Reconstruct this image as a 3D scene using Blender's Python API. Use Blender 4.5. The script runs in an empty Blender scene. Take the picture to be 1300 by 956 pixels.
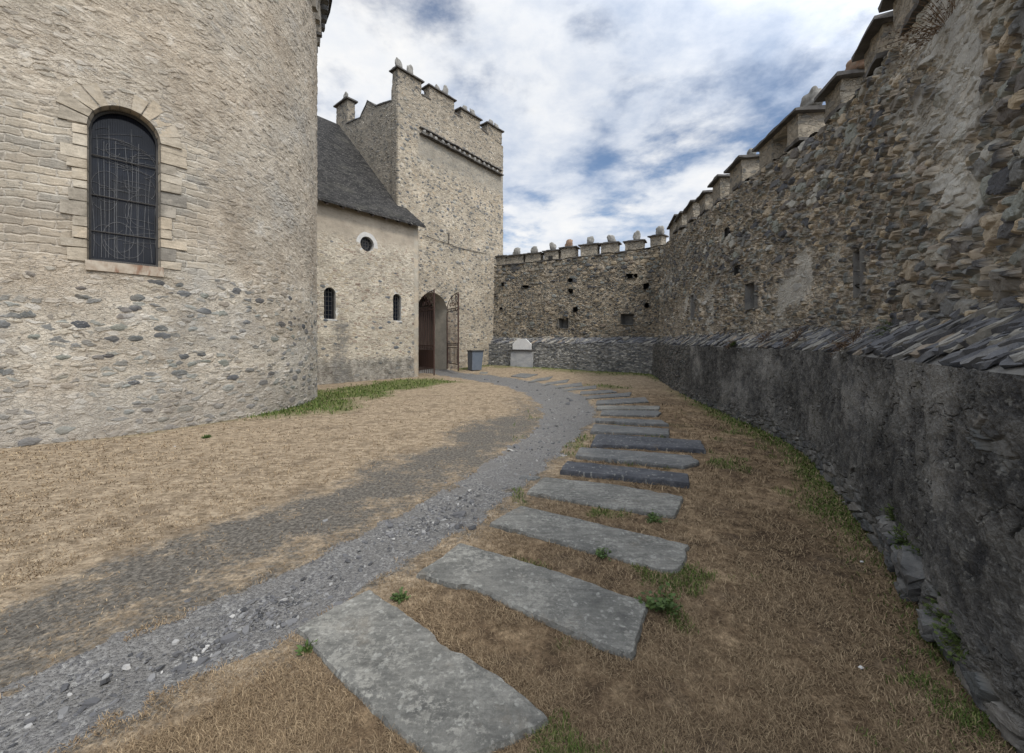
import bpy, math, random
import numpy as np
from mathutils import Vector, Matrix
random.seed(7); RNG=np.random.default_rng(11)
sc=bpy.context.scene; COL=sc.collection
H=1.6; F=520.0; CX=650.0; HY=433.0
PXW=1.0/410.0

# ---------------------------------------------------------------- numpy noise
def _h(ix,iy,seed):
    v=(ix.astype(np.int64)*374761393+iy.astype(np.int64)*668265263+seed*1442695041)&0xffffffff
    v=((v^(v>>13))*1274126177)&0xffffffff
    return ((v^(v>>16))&0xffff)/65535.0
def vnoise(x,y,seed=0):
    x=np.asarray(x,float);y=np.asarray(y,float)
    ix=np.floor(x);iy=np.floor(y);fx=x-ix;fy=y-iy
    fx=fx*fx*(3-2*fx);fy=fy*fy*(3-2*fy)
    a=_h(ix,iy,seed);b=_h(ix+1,iy,seed);c=_h(ix,iy+1,seed);d=_h(ix+1,iy+1,seed)
    return (a*(1-fx)+b*fx)*(1-fy)+(c*(1-fx)+d*fx)*fy
def fbm(x,y,o=4,seed=0):
    s=0;a=.5;t=0
    for k in range(o):
        s=s+a*vnoise(np.asarray(x)*2**k,np.asarray(y)*2**k,seed+k);t+=a;a*=.5
    return s/t
def sst(a,b,x):
    t=np.clip((np.asarray(x,float)-a)/(b-a),0,1);return t*t*(3-2*t)
def ground(x,y):
    return .22*sst(19,23.7,y)*1.0+.05*(fbm(np.asarray(x)*.5,np.asarray(y)*.5,3,5)-.5)+.025*(fbm(np.asarray(x)*2.3,np.asarray(y)*2.3,3,9)-.5)
def px2g(px,py,up=0.0):
    z=up
    for _ in range(6):
        Y=(H-z)*F/(py-HY);X=(px-CX)/F*Y;z=float(ground(X,Y))+up
    return np.array([X,Y])

# ---------------------------------------------------------------- object helpers
def tag(o,label=None,cat=None,group=None,kind=None):
    if label:o['label']=label
    if cat:o['category']=cat
    if group:o['group']=group
    if kind:o['kind']=kind
    return o
def empty(name,loc,label,cat,group=None,rz=0):
    o=bpy.data.objects.new(name,None);COL.objects.link(o);o.location=loc;o.rotation_euler=(0,0,rz)
    o.empty_display_size=.2
    return tag(o,label,cat,group)
def link(o,parent=None):
    COL.objects.link(o)
    if parent is not None:
        o.parent=parent     # build data is in world coordinates: undo the parent's placement
        if parent.type=='EMPTY':
            o.matrix_parent_inverse=(Matrix.Translation(parent.location)@Matrix.Rotation(parent.rotation_euler[2],4,'Z')).inverted()
        elif parent.parent is None:
            o.matrix_parent_inverse=Matrix.Translation(parent.location).inverted()
    return o
def recenter(o):
    """origin of a one-mesh thing to the middle of its base"""
    me=o.data;n=len(me.vertices);a=np.zeros(n*3,np.float32);me.vertices.foreach_get('co',a);a=a.reshape(-1,3)
    c=np.array([(a[:,0].min()+a[:,0].max())/2,(a[:,1].min()+a[:,1].max())/2,a[:,2].min()],np.float32)
    me.vertices.foreach_set('co',(a-c).ravel());o.location=[float(q) for q in c];me.update();return o
class MB:
    """collects numpy vertices / faces (quads or ngons)"""
    def __init__(s):s.v=[];s.f=[];s.uv=[];s.n=0;s.attr={}
    def add(s,verts,faces,uvs=None,**attrs):
        verts=np.asarray(verts,float).reshape(-1,3)
        s.v.append(verts)
        s.uv.append(np.asarray(uvs,float).reshape(-1,2) if uvs is not None else verts[:,:2]+verts[:,2:3]*[[.3,1]])
        s.f.append((s.n,faces));
        for k in set(list(attrs)+list(s.attr)):
            s.attr.setdefault(k,[np.zeros(s.n)] if s.n else [])
            a=attrs.get(k,0.0);s.attr[k].append(np.broadcast_to(np.asarray(a,float),(len(verts),)).copy())
        s.n+=len(verts)
    def build(s,name,mat,parent=None,smooth=False,weld=False):
        V=np.concatenate(s.v);UV=np.concatenate(s.uv)
        li=[];lt=[]
        for off,f in s.f:
            if isinstance(f,np.ndarray):
                li.append((f+off).ravel());lt.append(np.full(len(f),f.shape[1]))
            else:
                for q in f:
                    li.append(np.asarray(q)+off);lt.append(np.array([len(q)]))
        LI=np.concatenate(li).astype(np.int32);LT=np.concatenate(lt).astype(np.int32)
        me=bpy.data.meshes.new(name)
        me.vertices.add(len(V));me.vertices.foreach_set('co',V.astype(np.float32).ravel())
        me.loops.add(len(LI));me.loops.foreach_set('vertex_index',LI)
        me.polygons.add(len(LT));ls=np.concatenate([[0],np.cumsum(LT)[:-1]]).astype(np.int32)
        me.polygons.foreach_set('loop_start',ls);me.polygons.foreach_set('loop_total',LT)
        me.polygons.foreach_set('use_smooth',np.full(len(LT),smooth))
        me.update(calc_edges=True)
        uvl=me.uv_layers.new(name='UVMap');uvl.data.foreach_set('uv',UV[LI].astype(np.float32).ravel())
        for k,a in s.attr.items():
            at=me.attributes.new(k,'FLOAT','POINT');at.data.foreach_set('value',np.concatenate(a).astype(np.float32))
        me.validate()
        me.materials.append(mat)
        return link(bpy.data.objects.new(name,me),parent)
def box_vf(c,ax,ay,az,taper=1.0):
    c=np.array(c,float);ax=np.array(ax,float);ay=np.array(ay,float);az=np.array(az,float)
    v=[]
    for k in(-1,1):
        t=taper if k>0 else 1
        for(i,j)in((-1,-1),(1,-1),(1,1),(-1,1)):v.append(c+ax*i*t+ay*j*t+az*k)
    return v,[(3,2,1,0),(4,5,6,7),(0,1,5,4),(1,2,6,5),(2,3,7,6),(3,0,4,7)]
def add_box(mb,c,ax,ay,az,taper=1.0,**k):
    v,f=box_vf(c,ax,ay,az,taper);mb.add(v,f,**k)
def add_slabgrid(mb,c,ax,ay,az,n=(6,6,4),jit=.0,seed=0):
    """subdivided box with jittered vertices: rough stone block"""
    c=np.array(c,float);A=[np.array(q,float) for q in(ax,ay,az)]
    r=np.random.default_rng(seed)
    idx={};V=[];Fc=[];UVs=[]
    L=[np.linalg.norm(a) for a in A]
    def vid(i,j,k):
        key=(i,j,k)
        if key not in idx:
            t=np.array([2*i/n[0]-1,2*j/n[1]-1,2*k/n[2]-1])
            p=c+A[0]*t[0]+A[1]*t[1]+A[2]*t[2]+(r.random(3)-.5)*2*jit
            idx[key]=len(V);V.append(p);UVs.append((t[0]*L[0]+t[1]*L[1]+c[0]*.7+c[1]*.7,p[2]))
        return idx[key]
    N=n
    for k,s in((0,0),(N[2],1)):
        for i in range(N[0]):
            for j in range(N[1]):
                q=(vid(i,j,k),vid(i+1,j,k),vid(i+1,j+1,k),vid(i,j+1,k));Fc.append(q if s else q[::-1])
    for j,s in((0,0),(N[1],1)):
        for i in range(N[0]):
            for k in range(N[2]):
                q=(vid(i,j,k),vid(i+1,j,k),vid(i+1,j,k+1),vid(i,j,k+1));Fc.append(q if not s else q[::-1])
    for i,s in((0,0),(N[0],1)):
        for j in range(N[1]):
            for k in range(N[2]):
                q=(vid(i,j,k),vid(i,j+1,k),vid(i,j+1,k+1),vid(i,j,k+1));Fc.append(q if s else q[::-1])
    # orientation assumes ax x ay . az > 0
    if np.dot(np.cross(A[0],A[1]),A[2])<0:Fc=[q[::-1] for q in Fc]
    mb.add(V,np.array(Fc),UVs)
def add_tube(mb,P,r,n=6,cap=True):
    P=[np.array(p,float) for p in P];r=np.broadcast_to(r,(len(P),));V=[];ref=None
    for i,p in enumerate(P):
        d=P[min(i+1,len(P)-1)]-P[max(i-1,0)];d/=np.linalg.norm(d)+1e-9
        if ref is None:
            ref=np.array([0,0,1.]) if abs(d[2])<.9 else np.array([1.,0,0])
        a=np.cross(d,ref);a/=np.linalg.norm(a)+1e-9;b=np.cross(d,a);ref=np.cross(a,d)
        for k in range(n):
            t=2*math.pi*k/n;V.append(p+(a*math.cos(t)+b*math.sin(t))*r[i])
    Fc=[]
    for i in range(len(P)-1):
        for k in range(n):
            q=(i*n+k,i*n+(k+1)%n,(i+1)*n+(k+1)%n,(i+1)*n+k);Fc.append(q)
    Fc=[tuple(q) for q in Fc]
    if cap:Fc.append(tuple(range(n))[::-1]);Fc.append(tuple((len(P)-1)*n+k for k in range(n)))
    mb.add(V,Fc)
def add_rock(mb,c,ax,ay,az,seed,sub=2,rough=.18,**k):
    """lumpy closed stone from a subdivided cube sphere"""
    n=[3,5,8][sub] if sub<3 else 12
    V=[];Fc=[];key={}
    for face in range(6):
        for i in range(n):
            for j in range(n):
                q=[]
                for(a,b)in((i,j),(i+1,j),(i+1,j+1),(i,j+1)):
                    u=2*a/n-1;w=2*b/n-1
                    p=[(1,u,w),(-1,-u,w),(-u,1,w),(u,-1,w),(u,w,1),(u,-w,-1)][face]
                    kk=tuple(round(x*n) for x in p)
                    if kk not in key:key[kk]=len(V);V.append(p)
                    q.append(key[kk])
                Fc.append(q)
    V=np.array(V,float);V/=np.linalg.norm(V,axis=1)[:,None]**.75
    d=1+rough*2*(fbm(V[:,0]*1.3+seed*3.1+V[:,2],V[:,1]*1.3+V[:,2]*1.7+seed,3,seed)-.5)
    V=V*d[:,None]
    W=np.array(c,float)+V[:,:1]*np.array(ax,float)+V[:,1:2]*np.array(ay,float)+V[:,2:]*np.array(az,float)
    mb.add(W,np.array(Fc),**k)

class Curve:
    """plan curve; the viewer's side is on the right of travel"""
    def __init__(s,pts,step=.02):
        pts=np.array(pts,float);d=np.r_[0,np.cumsum(np.hypot(*np.diff(pts,axis=0).T))]
        s.L=d[-1];n=max(2,int(s.L/step));s.s=np.linspace(0,s.L,n)
        s.x=np.interp(s.s,d,pts[:,0]);s.y=np.interp(s.s,d,pts[:,1])
    def pos(s,t):return np.stack([np.interp(t,s.s,s.x),np.interp(t,s.s,s.y)],-1)
    def tan(s,t,e=.06):
        a=s.pos(np.clip(np.asarray(t)-e,0,s.L));b=s.pos(np.clip(np.asarray(t)+e,0,s.L));d=b-a
        return d/(np.linalg.norm(d,axis=-1,keepdims=True)+1e-9)
    def nor(s,t):
        d=s.tan(t);return np.stack([d[...,1],-d[...,0]],-1)
    def hit(s,px):
        r=(px-CX)/F;f=s.x-r*s.y
        k=np.where((f[:-1]*f[1:]<=0)&(s.y[:-1]>.3))[0]
        if len(k)==0:return None
        k=k[np.argmin(s.y[k])];t=f[k]/(f[k]-f[k+1]+1e-12)
        return s.s[k]+t*(s.s[k+1]-s.s[k])
    def sz(s,px,py):
        t=s.hit(px);Y=s.pos(t)[1];return float(t),float(H+(HY-py)/F*Y)
    def offset(s,d):
        n=s.nor(s.s);return Curve(np.stack([s.x+n[:,0]*d,s.y+n[:,1]*d],-1))
def smooth_curve(pts,it=3):
    p=np.array(pts,float)
    for _ in range(it):
        q=[p[0]]
        for a,b in zip(p[:-1],p[1:]):q+=[a*.75+b*.25,a*.25+b*.75]
        q.append(p[-1]);p=np.array(q)
    return p
def s_samples(c,s0,s1,k=1.25,mn=.006,mx=.5):
    out=[s0]
    while out[-1]<s1:
        P=c.pos(out[-1]);d=math.hypot(*P)
        out.append(out[-1]+min(mx,max(mn,d*PXW*k)))
    out[-1]=s1;return np.array(out)
def add_wall(mb,c,S,zb,zt,rows,off=None,holes=(),uv0=(0,0),power=1.0):
    """dense vertical grid along curve c; zb,zt arrays or scalars; holes = list of sdf(s,z) (<0 inside)"""
    S=np.asarray(S);n=len(S);v=np.linspace(0,1,rows)**power
    zb=np.broadcast_to(zb,(n,)).astype(float);zt=np.broadcast_to(zt,(n,)).astype(float)
    SS=np.repeat(S[:,None],rows,1);ZZ=zb[:,None]+(zt-zb)[:,None]*v[None]
    inside=np.zeros(SS.shape,bool)
    for h in holes:
        d=h(SS,ZZ);ins=d<0
        cell=np.maximum(np.gradient(S)[:,None],(zt-zb)[:,None]/rows)*1.0
        e=1e-3
        gx=(h(SS+e,ZZ)-h(SS-e,ZZ))/(2*e);gz=(h(SS,ZZ+e)-h(SS,ZZ-e))/(2*e);g=np.hypot(gx,gz)+1e-9
        out_n=np.zeros_like(ins)  # inside verts next to outside verts
        o=~ins
        for dx in(-1,0,1):
            for dz in(-1,0,1):
                out_n|=np.roll(np.roll(o,dx,0),dz,1)
        mv=ins&out_n
        SS=np.where(mv,SS-gx/g*d,SS);ZZ=np.where(mv,ZZ-gz/g*d,ZZ)
        inside|=ins
    P=c.pos(SS.ravel()).reshape(n,rows,2)
    if off is not None:
        N=c.nor(SS.ravel()).reshape(n,rows,2);P=P+N*off(SS,ZZ)[...,None]
    V=np.dstack([P,ZZ])
    I=np.arange(n*rows).reshape(n,rows)
    Fq=np.stack([I[:-1,:-1],I[1:,:-1],I[1:,1:],I[:-1,1:]],-1).reshape(-1,4)
    keep=~(inside.ravel()[Fq].all(1))
    mb.add(V.reshape(-1,3),Fq[keep],np.stack([SS.ravel()+uv0[0],ZZ.ravel()+uv0[1]],-1))
def rect_sdf(s0,z0,hw,hh,wob=.0,seed=0):
    def f(S,Z):
        w=wob*(vnoise(S*9+seed,Z*9,seed)-.5) if wob else 0
        dx=np.abs(S-s0)-hw;dz=np.abs(Z-z0)-hh
        return np.where((dx>0)&(dz>0),np.hypot(np.maximum(dx,0),np.maximum(dz,0)),np.maximum(dx,dz))+w
    return f
def arch_sdf(s0,zb,zs,hw):
    def f(S,Z):
        dx=np.abs(S-s0)-hw
        up=np.hypot(S-s0,Z-zs)-hw
        return np.where(Z>zs,up,np.maximum(dx,zb-Z))
    return f
def circ_sdf(s0,z0,r):
    return lambda S,Z:np.hypot(S-s0,Z-z0)-r

# ---------------------------------------------------------------- material mini-language
class NT:
    def __init__(s,name,world=False):
        if world:
            s.w=bpy.data.worlds.new('World');sc.world=s.w;s.w.use_nodes=True;s.t=s.w.node_tree
        else:
            s.m=bpy.data.materials.new(name);s.m.use_nodes=True;s.t=s.m.node_tree
        s.t.nodes.clear()
    def n(s,ty,ins={},out=0,**at):
        x=s.t.nodes.new(ty)
        for k,v in at.items():setattr(x,k,v)
        for k,v in ins.items():s.set(x.inputs[k],v)
        return x.outputs[out] if out is not None else x
    def set(s,i,v):
        if v is None:return
        if isinstance(v,bpy.types.NodeSocket):s.t.links.new(v,i)
        elif isinstance(v,(tuple,list)) and i.type=='RGBA' and len(v)==3:i.default_value=(*v,1)
        else:i.default_value=v
    def uv(s):return s.n('ShaderNodeUVMap')
    def obj(s):return s.n('ShaderNodeNewGeometry',out=0)
    def math(s,op,a,b=None,c=None,clamp=False):
        i={0:a};
        if b is not None:i[1]=b
        if c is not None:i[2]=c
        return s.n('ShaderNodeMath',i,operation=op,use_clamp=clamp)
    def add(s,a,b):return s.math('ADD',a,b)
    def sub(s,a,b):return s.math('SUBTRACT',a,b)
    def mul(s,a,b):return s.math('MULTIPLY',a,b)
    def mx(s,a,b):return s.math('MAXIMUM',a,b)
    def vm(s,op,a,b=None,sc_=None):
        i={0:a}
        if b is not None:i[1]=b
        if sc_ is not None:i[3]=sc_
        return s.n('ShaderNodeVectorMath',i,operation=op,out=1 if op in('DOT_PRODUCT','LENGTH','DISTANCE') else 0)
    def noise(s,v,scale,detail=4,rough=.55,dist=0,col=False,dim='3D'):
        return s.n('ShaderNodeTexNoise',{'Vector':v,'Scale':scale,'Detail':detail,'Roughness':rough,'Distortion':dist},out=1 if col else 0,noise_dimensions=dim)
    def vor(s,v,scale,feature='F1',rnd=1.0,out=0):
        return s.n('ShaderNodeTexVoronoi',{'Vector':v,'Scale':scale,'Randomness':rnd},out=out,feature=feature,voronoi_dimensions='2D')
    def ss(s,x,a,b,c=0.0,d=1.0):
        return s.n('ShaderNodeMapRange',{0:x,1:a,2:b,3:c,4:d},interpolation_type='SMOOTHSTEP')
    def lin(s,x,a,b,c=0.0,d=1.0):
        return s.n('ShaderNodeMapRange',{0:x,1:a,2:b,3:c,4:d})
    def sep(s,v):
        x=s.t.nodes.new('ShaderNodeSeparateXYZ');s.set(x.inputs[0],v);return x.outputs
    def comb(s,x,y,z=0.0):return s.n('ShaderNodeCombineXYZ',{0:x,1:y,2:z})
    def mix(s,f,a,b,mode='MIX'):
        x=s.t.nodes.new('ShaderNodeMix');x.data_type='RGBA';x.blend_type=mode
        s.set(x.inputs[0],f);s.set(x.inputs[6],a);s.set(x.inputs[7],b);return x.outputs[2]
    def mixf(s,f,a,b):
        x=s.t.nodes.new('ShaderNodeMix');s.set(x.inputs[0],f);s.set(x.inputs[2],a);s.set(x.inputs[3],b);return x.outputs[0]
    def mulc(s,c,f):
        return s.vm('SCALE',c,sc_=f)
    def ramp(s,f,stops,const=False):
        x=s.t.nodes.new('ShaderNodeValToRGB');r=x.color_ramp;r.interpolation='CONSTANT' if const else 'LINEAR'
        while len(r.elements)<len(stops):r.elements.new(.5)
        for e,(p,c) in zip(r.elements,stops):e.position=p;e.color=(*c,1) if len(c)==3 else c
        s.set(x.inputs[0],f);return x.outputs[0]
    def attr(s,name,out=2):return s.n('ShaderNodeAttribute',attribute_name=name,out=out)
    def finish(s,col,rough=.9,height=None,disp=False,bump=.3,bdist=.02,metal=0,spec=.3):
        b=s.t.nodes.new('ShaderNodeBsdfPrincipled');s.set(b.inputs['Base Color'],col);s.set(b.inputs['Roughness'],rough)
        s.set(b.inputs['Metallic'],metal);s.set(b.inputs['Specular IOR Level'],spec)
        o=s.t.nodes.new('ShaderNodeOutputMaterial');s.t.links.new(b.outputs[0],o.inputs[0])
        if height is not None:
            if disp:
                d=s.n('ShaderNodeDisplacement',{'Height':height,'Midlevel':0.0,'Scale':1.0})
                s.t.links.new(d,o.inputs[2]);s.m.displacement_method='BOTH'
            else:
                s.set(b.inputs['Normal'],s.n('ShaderNodeBump',{'Strength':bump,'Distance':bdist,'Height':height}))
        return s.m

def pal(cols):
    n=len(cols);return [(i/n,c) for i,c in enumerate(cols)]
def rubble(name,stones,mortA,mortB,scale=6,aspect=1.7,warp=.05,wscale=5,cover=.8,e=(.03,.16),hs=(.015,.03),
           big=None,bright=1.0,strat_amt=1.0,fine=.006,mid=.01,post=None,rough=.92,shear=0.0,seed=0.0,disp=True,mort_scale=1.3,en=.10,grit=(19,.5,.018),warp2=.0):
    N=NT(name);uv=N.uv()
    uv=N.vm('ADD',uv,(seed,seed*.7,0))
    w=N.vm('SCALE',N.vm('SUBTRACT',N.noise(uv,wscale,3,.5,col=True),(.5,.5,.5)),sc_=warp)
    P=N.vm('ADD',uv,w)
    P=N.vm('ADD',P,N.vm('SCALE',N.vm('SUBTRACT',N.noise(uv,wscale*4,3,.6,col=True),(.5,.5,.5)),sc_=warp*.35+warp2))
    x,z,_=N.sep(P)
    if shear:x=N.add(x,N.mul(z,shear))
    Q=N.comb(x,N.mul(z,aspect))
    vd=N.vor(Q,scale,'DISTANCE_TO_EDGE');vc=N.vor(Q,scale,'F1',out=1)
    r1,r2,r3=N.sep(vc)
    nf=N.noise(uv,38,5,.65);nm=N.noise(uv,9,4,.6)
    edge=N.add(vd,N.mul(N.sub(N.noise(uv,16,5,.68),.5),en))
    cv=cover(N,uv) if callable(cover) else cover
    on=N.ss(N.sub(cv,r2),-.01,.03)
    m=N.mul(N.ss(edge,e[0],e[1]),on)
    stone=N.ramp(r1,pal(stones),const=True)
    shade=N.add(.30,N.add(N.mul(nf,.85),N.mul(nm,.55)))
    stone=N.mulc(stone,shade)
    strat=N.noise(N.vm('MULTIPLY',uv,(6,34,1)),1.2,4,.6)
    stone=N.mulc(stone,N.lin(strat,.3,.7,1-.22*strat_amt,1+.2*strat_amt))
    mort=N.mix(N.ss(N.noise(uv,mort_scale,5,.6),.38,.62),mortA,mortB)
    mort=N.mulc(mort,N.add(.6,N.mul(N.add(nf,nm),.4)))
    gq=N.comb(x,N.mul(z,1.4));gd=N.vor(gq,grit[0],'DISTANCE_TO_EDGE');gc=N.sep(N.vor(gq,grit[0],'F1',out=1))
    gm=N.mul(N.ss(N.add(gd,N.mul(N.sub(nf,.5),.12)),.03,.20),N.ss(gc[1],.30,.34))
    gcol=N.mulc(N.ramp(gc[0],pal(stones),const=True),N.add(.55,N.mul(nf,.9)))
    mort=N.mix(N.mul(gm,grit[1]),mort,gcol)
    col=N.mix(m,mort,stone)
    h=N.mul(m,N.add(hs[0],N.mul(r3,hs[1])))
    h=N.mx(h,N.mul(gm,grit[2]))
    h=N.add(h,N.mul(N.mul(N.sub(strat,.5),.008),m))
    if big:
        bs,basp,bcov,brad,bh,bcols=big
        Qb=N.comb(N.add(x,3.3),N.mul(z,basp))
        db=N.vor(Qb,bs,'F1');cb=N.vor(Qb,bs,'F1',out=1);b1,b2,b3=N.sep(cb)
        bc=bcov(N,uv) if callable(bcov) else bcov
        rr=N.add(db,N.mul(N.sub(nm,.5),.16))
        lim=N.add(brad*.6,N.mul(b3,brad*.55))
        mb_=N.mul(N.math('POWER',N.ss(N.sub(lim,rr),-.02,.26),.6),N.ss(N.sub(bc,b2),-.01,.01))
        cB=N.mulc(N.ramp(b1,pal(bcols),const=True),shade)
        cB=N.mulc(cB,N.lin(strat,.3,.7,1-.2*strat_amt,1+.2*strat_amt))
        col=N.mix(N.ss(mb_,.15,.4),col,cB);h=N.mx(h,N.mul(mb_,bh))
    h=N.add(h,N.add(N.mul(nf,fine),N.mul(nm,mid)))
    h=N.add(h,N.mul(N.noise(uv,2.2,3,.5),.04))
    if post:col,h=post(N,uv,col,h)
    blot=N.noise(uv,.8,6,.7);col=N.mulc(col,N.lin(blot,.3,.7,.74*bright,1.16*bright))
    if strat_amt!=1.0:pass
    return N.finish(col,rough,h,disp=disp,bump=.9,bdist=1.0,spec=.25)

GREYS=[(.07,.075,.08),(.13,.125,.115),(.17,.16,.135),(.10,.105,.10),(.20,.175,.14),(.145,.15,.135),(.06,.06,.062),(.24,.20,.15),(.12,.11,.095),(.16,.165,.155),(.29,.24,.17),(.18,.15,.12)]
def post_right(N,uv,col,h):
    # lime patches left on the stones, and a broad plaster remnant near the near end
    p=N.noise(uv,.55,5,.6);x,z,_=N.sep(uv)
    fine=N.noise(uv,60,3,.7)
    near=N.mul(N.ss(x,SR_NEAR-1.1,SR_NEAR-.2),N.ss(z,1.7,2.3))
    k=N.ss(N.add(p,N.mul(near,.16)),.58,.66)
    pl=N.mulc(N.mix(N.noise(uv,5,5,.6),(.20,.195,.18),(.40,.39,.355)),N.add(.45,N.mul(fine,1.0)))
    col=N.mix(N.mul(k,.8),col,pl);h=N.mixf(N.mul(k,.75),h,N.add(.028,N.add(N.mul(N.noise(uv,14,5,.65),.022),N.mul(fine,.006))))
    ru=N.mul(N.ss(N.noise(N.vm('MULTIPLY',uv,(3,1.2,1)),1.7,4,.6),.62,.75),.3)
    col=N.mix(ru,col,(.19,.11,.06))
    return col,h
def post_plinth(N,uv,col,h):
    x,z,_=N.sep(uv)
    n1=N.noise(uv,1.1,5,.62);n2=N.noise(uv,7,6,.7);n3=N.noise(uv,55,4,.7)
    base=N.mix(N.ss(n2,.35,.65),(.045,.046,.048),(.12,.117,.11))
    base=N.mix(N.mul(N.ss(n1,.48,.62),.75),base,(.20,.195,.182));base=N.mulc(base,N.lin(N.noise(N.vm('ADD',uv,(4,4,0)),.7,6,.72),.36,.64,.45,1.45))
    ck=N.ss(N.math('ABSOLUTE',N.sub(N.noise(N.vm('ADD',uv,(7,1,0)),1.5,4,.6,.6),.5)),.006,.0);base=N.mix(N.mul(ck,.8),base,(.02,.02,.02))
    lich=N.vor(N.vm('ADD',uv,N.vm('SCALE',N.noise(uv,14,3,.5,col=True),sc_=.12)),11,'F1')
    lr=N.sep(N.vor(uv,11,'F1',out=1))[0]
    base=N.mix(N.mul(N.mul(N.ss(lich,.22,.08),N.ss(lr,.62,.7)),.5),base,(.26,.26,.24))
    gr=N.ss(N.noise(uv,2.6,4,.6),.64,.72)
    base=N.mix(N.mul(gr,.45),base,(.075,.072,.035))
    base=N.mulc(base,N.add(.25,N.mul(n3,1.5)))
    base=N.mix(N.mul(N.ss(N.noise(uv,22,5,.7),.56,.66),.5),base,(.21,.205,.19))
    # render missing where bare stones show: far end and by the foot
    bare=N.mx(N.ss(N.add(x,N.mul(N.sub(n1,.5),2.5)),SR_BARE+.5,SR_BARE-.5),N.mx(N.mul(N.ss(N.add(z,N.mul(N.sub(n2,.5),.8)),.34,.10),.9),N.mul(N.ss(N.noise(N.vm('ADD',uv,(2,9,0)),1.3,5,.65),.64,.68),.85)))
    k=N.sub(1.0,bare)
    col=N.mix(k,col,base)
    h=N.mixf(k,h,N.sub(N.add(N.add(N.mul(n2,.07),N.mul(n3,.014)),.035),N.mul(ck,.02)))
    return col,h

def mat_simple(name,cols,scale=6,rough=.85,bump=.5,bdist=.01,metal=0,spec=.3,use='obj',stretch=(1,1,1),det=6):
    N=NT(name);v=N.vm('MULTIPLY',N.obj(),stretch)
    a=N.noise(v,scale,det,.62);b=N.noise(v,scale*7,4,.65)
    st=[(.28+.44*i/(len(cols)-1),c) for i,c in enumerate(cols)]
    c=N.mulc(N.ramp(a,st),N.add(.7,N.mul(b,.6)))
    return N.finish(c,rough,N.add(N.mul(a,.6),N.mul(b,.4)),bump=bump,bdist=bdist,metal=metal,spec=spec)

# ---------------------------------------------------------------- plan
U=np.array([.639,.769]);NF=np.array([.769,-.639]);VV=np.array([-.769,.639])
T0=np.array([-5.3,19.0]);TL=5.9;TF=7.41
def P3(c,s,z,off=0.0):
    p=c.pos(s);n=c.nor(s);return np.array([p[0]+n[0]*off,p[1]+n[1]*off,z])
tower_c=Curve([T0+VV*TL,T0,T0+U*TF,T0+U*TF+VV*TL,T0+VV*TL])
C0=np.array([-1.377,23.72]);C1=np.array([6.8,19.75]);dC=(C1-C0)/np.linalg.norm(C1-C0)
right_pts=smooth_curve([(6.8,19.75),(6.1,16.8),(5.4,13.4),(5.0,11.0),(4.72,9.0),(4.6,7.8),(4.5,6.9),(4.3,6.0),(3.92,5.1),(3.44,4.2),(2.94,3.24),(2.62,2.6),(2.38,2.23),(2.18,1.92),(1.98,1.5),(1.88,1.0),(1.82,0),(1.8,-5)],2)
plinth_c=Curve(np.vstack([[C0-dC*.7],[C1-dC*.5],right_pts[1:]]))
upper_c=plinth_c.offset(-.42)
def corner_s(c):
    p=np.stack([c.x,c.y],-1);return float(c.s[np.argmin(np.hypot(*(p-(C1+[.2,-.05])).T))])
SCp=corner_s(plinth_c);SCu=corner_s(upper_c)
SR_NEAR=upper_c.hit(1215);SR_BARE=plinth_c.hit(872)
AC=np.array([-9.8,10.1]);AR=4.45
ang=np.radians(np.linspace(-110,250,900))
apse_c=Curve(np.stack([AC[0]+AR*np.cos(ang),AC[1]+AR*np.sin(ang)],-1))
K0=np.array([-4.23,18.5])
chapel_c=Curve([K0-U*9.5,K0,K0+VV*1.15])

# ---------------------------------------------------------------- materials
TANS=[(.36,.31,.24),(.31,.27,.215),(.27,.25,.21),(.40,.35,.28),(.30,.25,.19),(.24,.225,.195),(.34,.31,.26),(.37,.30,.21)]
def zone(N,uv):
    q=N.sep(uv);return N.mul(N.ss(N.add(q[1],N.mul(N.noise(uv,.9,3),1.6)),4.9,3.7),N.ss(q[0],SR_NEAR-1.3,SR_NEAR-2.4))
m_right=rubble('rampart_rubble',GREYS,bright=1.42,strat_amt=.35,mortA=(.27,.24,.195),mortB=(.45,.40,.33),scale=8.5,aspect=1.5,warp=.10,wscale=5,grit=(21,.75,.03),en=.14,
    cover=lambda N,uv:N.sub(N.lin(N.noise(uv,.5,3),.38,.62,.40,.95),N.mul(zone(N,uv),.30)),e=(.02,.28),hs=(.045,.06),
    big=(4.0,1.7,lambda N,uv:N.sub(N.lin(N.noise(N.vm('ADD',uv,(9,0,0)),.45,3),.42,.60,.08,.85),N.mul(zone(N,uv),.6)),.68,.07,
         [(.09,.09,.092),(.16,.155,.14),(.21,.195,.165),(.12,.122,.12),(.06,.062,.068),(.27,.23,.175),(.17,.178,.16),(.10,.092,.085),(.28,.275,.25),(.125,.115,.10)]),
    fine=.014,mid=.03,post=post_right)
m_back=rubble('back_rampart_rubble',GREYS[:10]+[(.34,.28,.20),(.28,.23,.17),(.05,.05,.05)],(.30,.255,.19),(.43,.37,.285),scale=7.0,aspect=1.5,warp=.09,wscale=5,
    grit=(18,.8,.03),en=.14,cover=lambda N,uv:N.lin(N.noise(uv,.6,3),.38,.62,.45,.9),e=(.0,.28),hs=(.03,.05),
    big=(3.4,1.6,lambda N,uv:N.ss(N.sep(uv)[1],4.6,5.4,.12,.6),.60,.08,GREYS),fine=.012,mid=.03)
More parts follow.
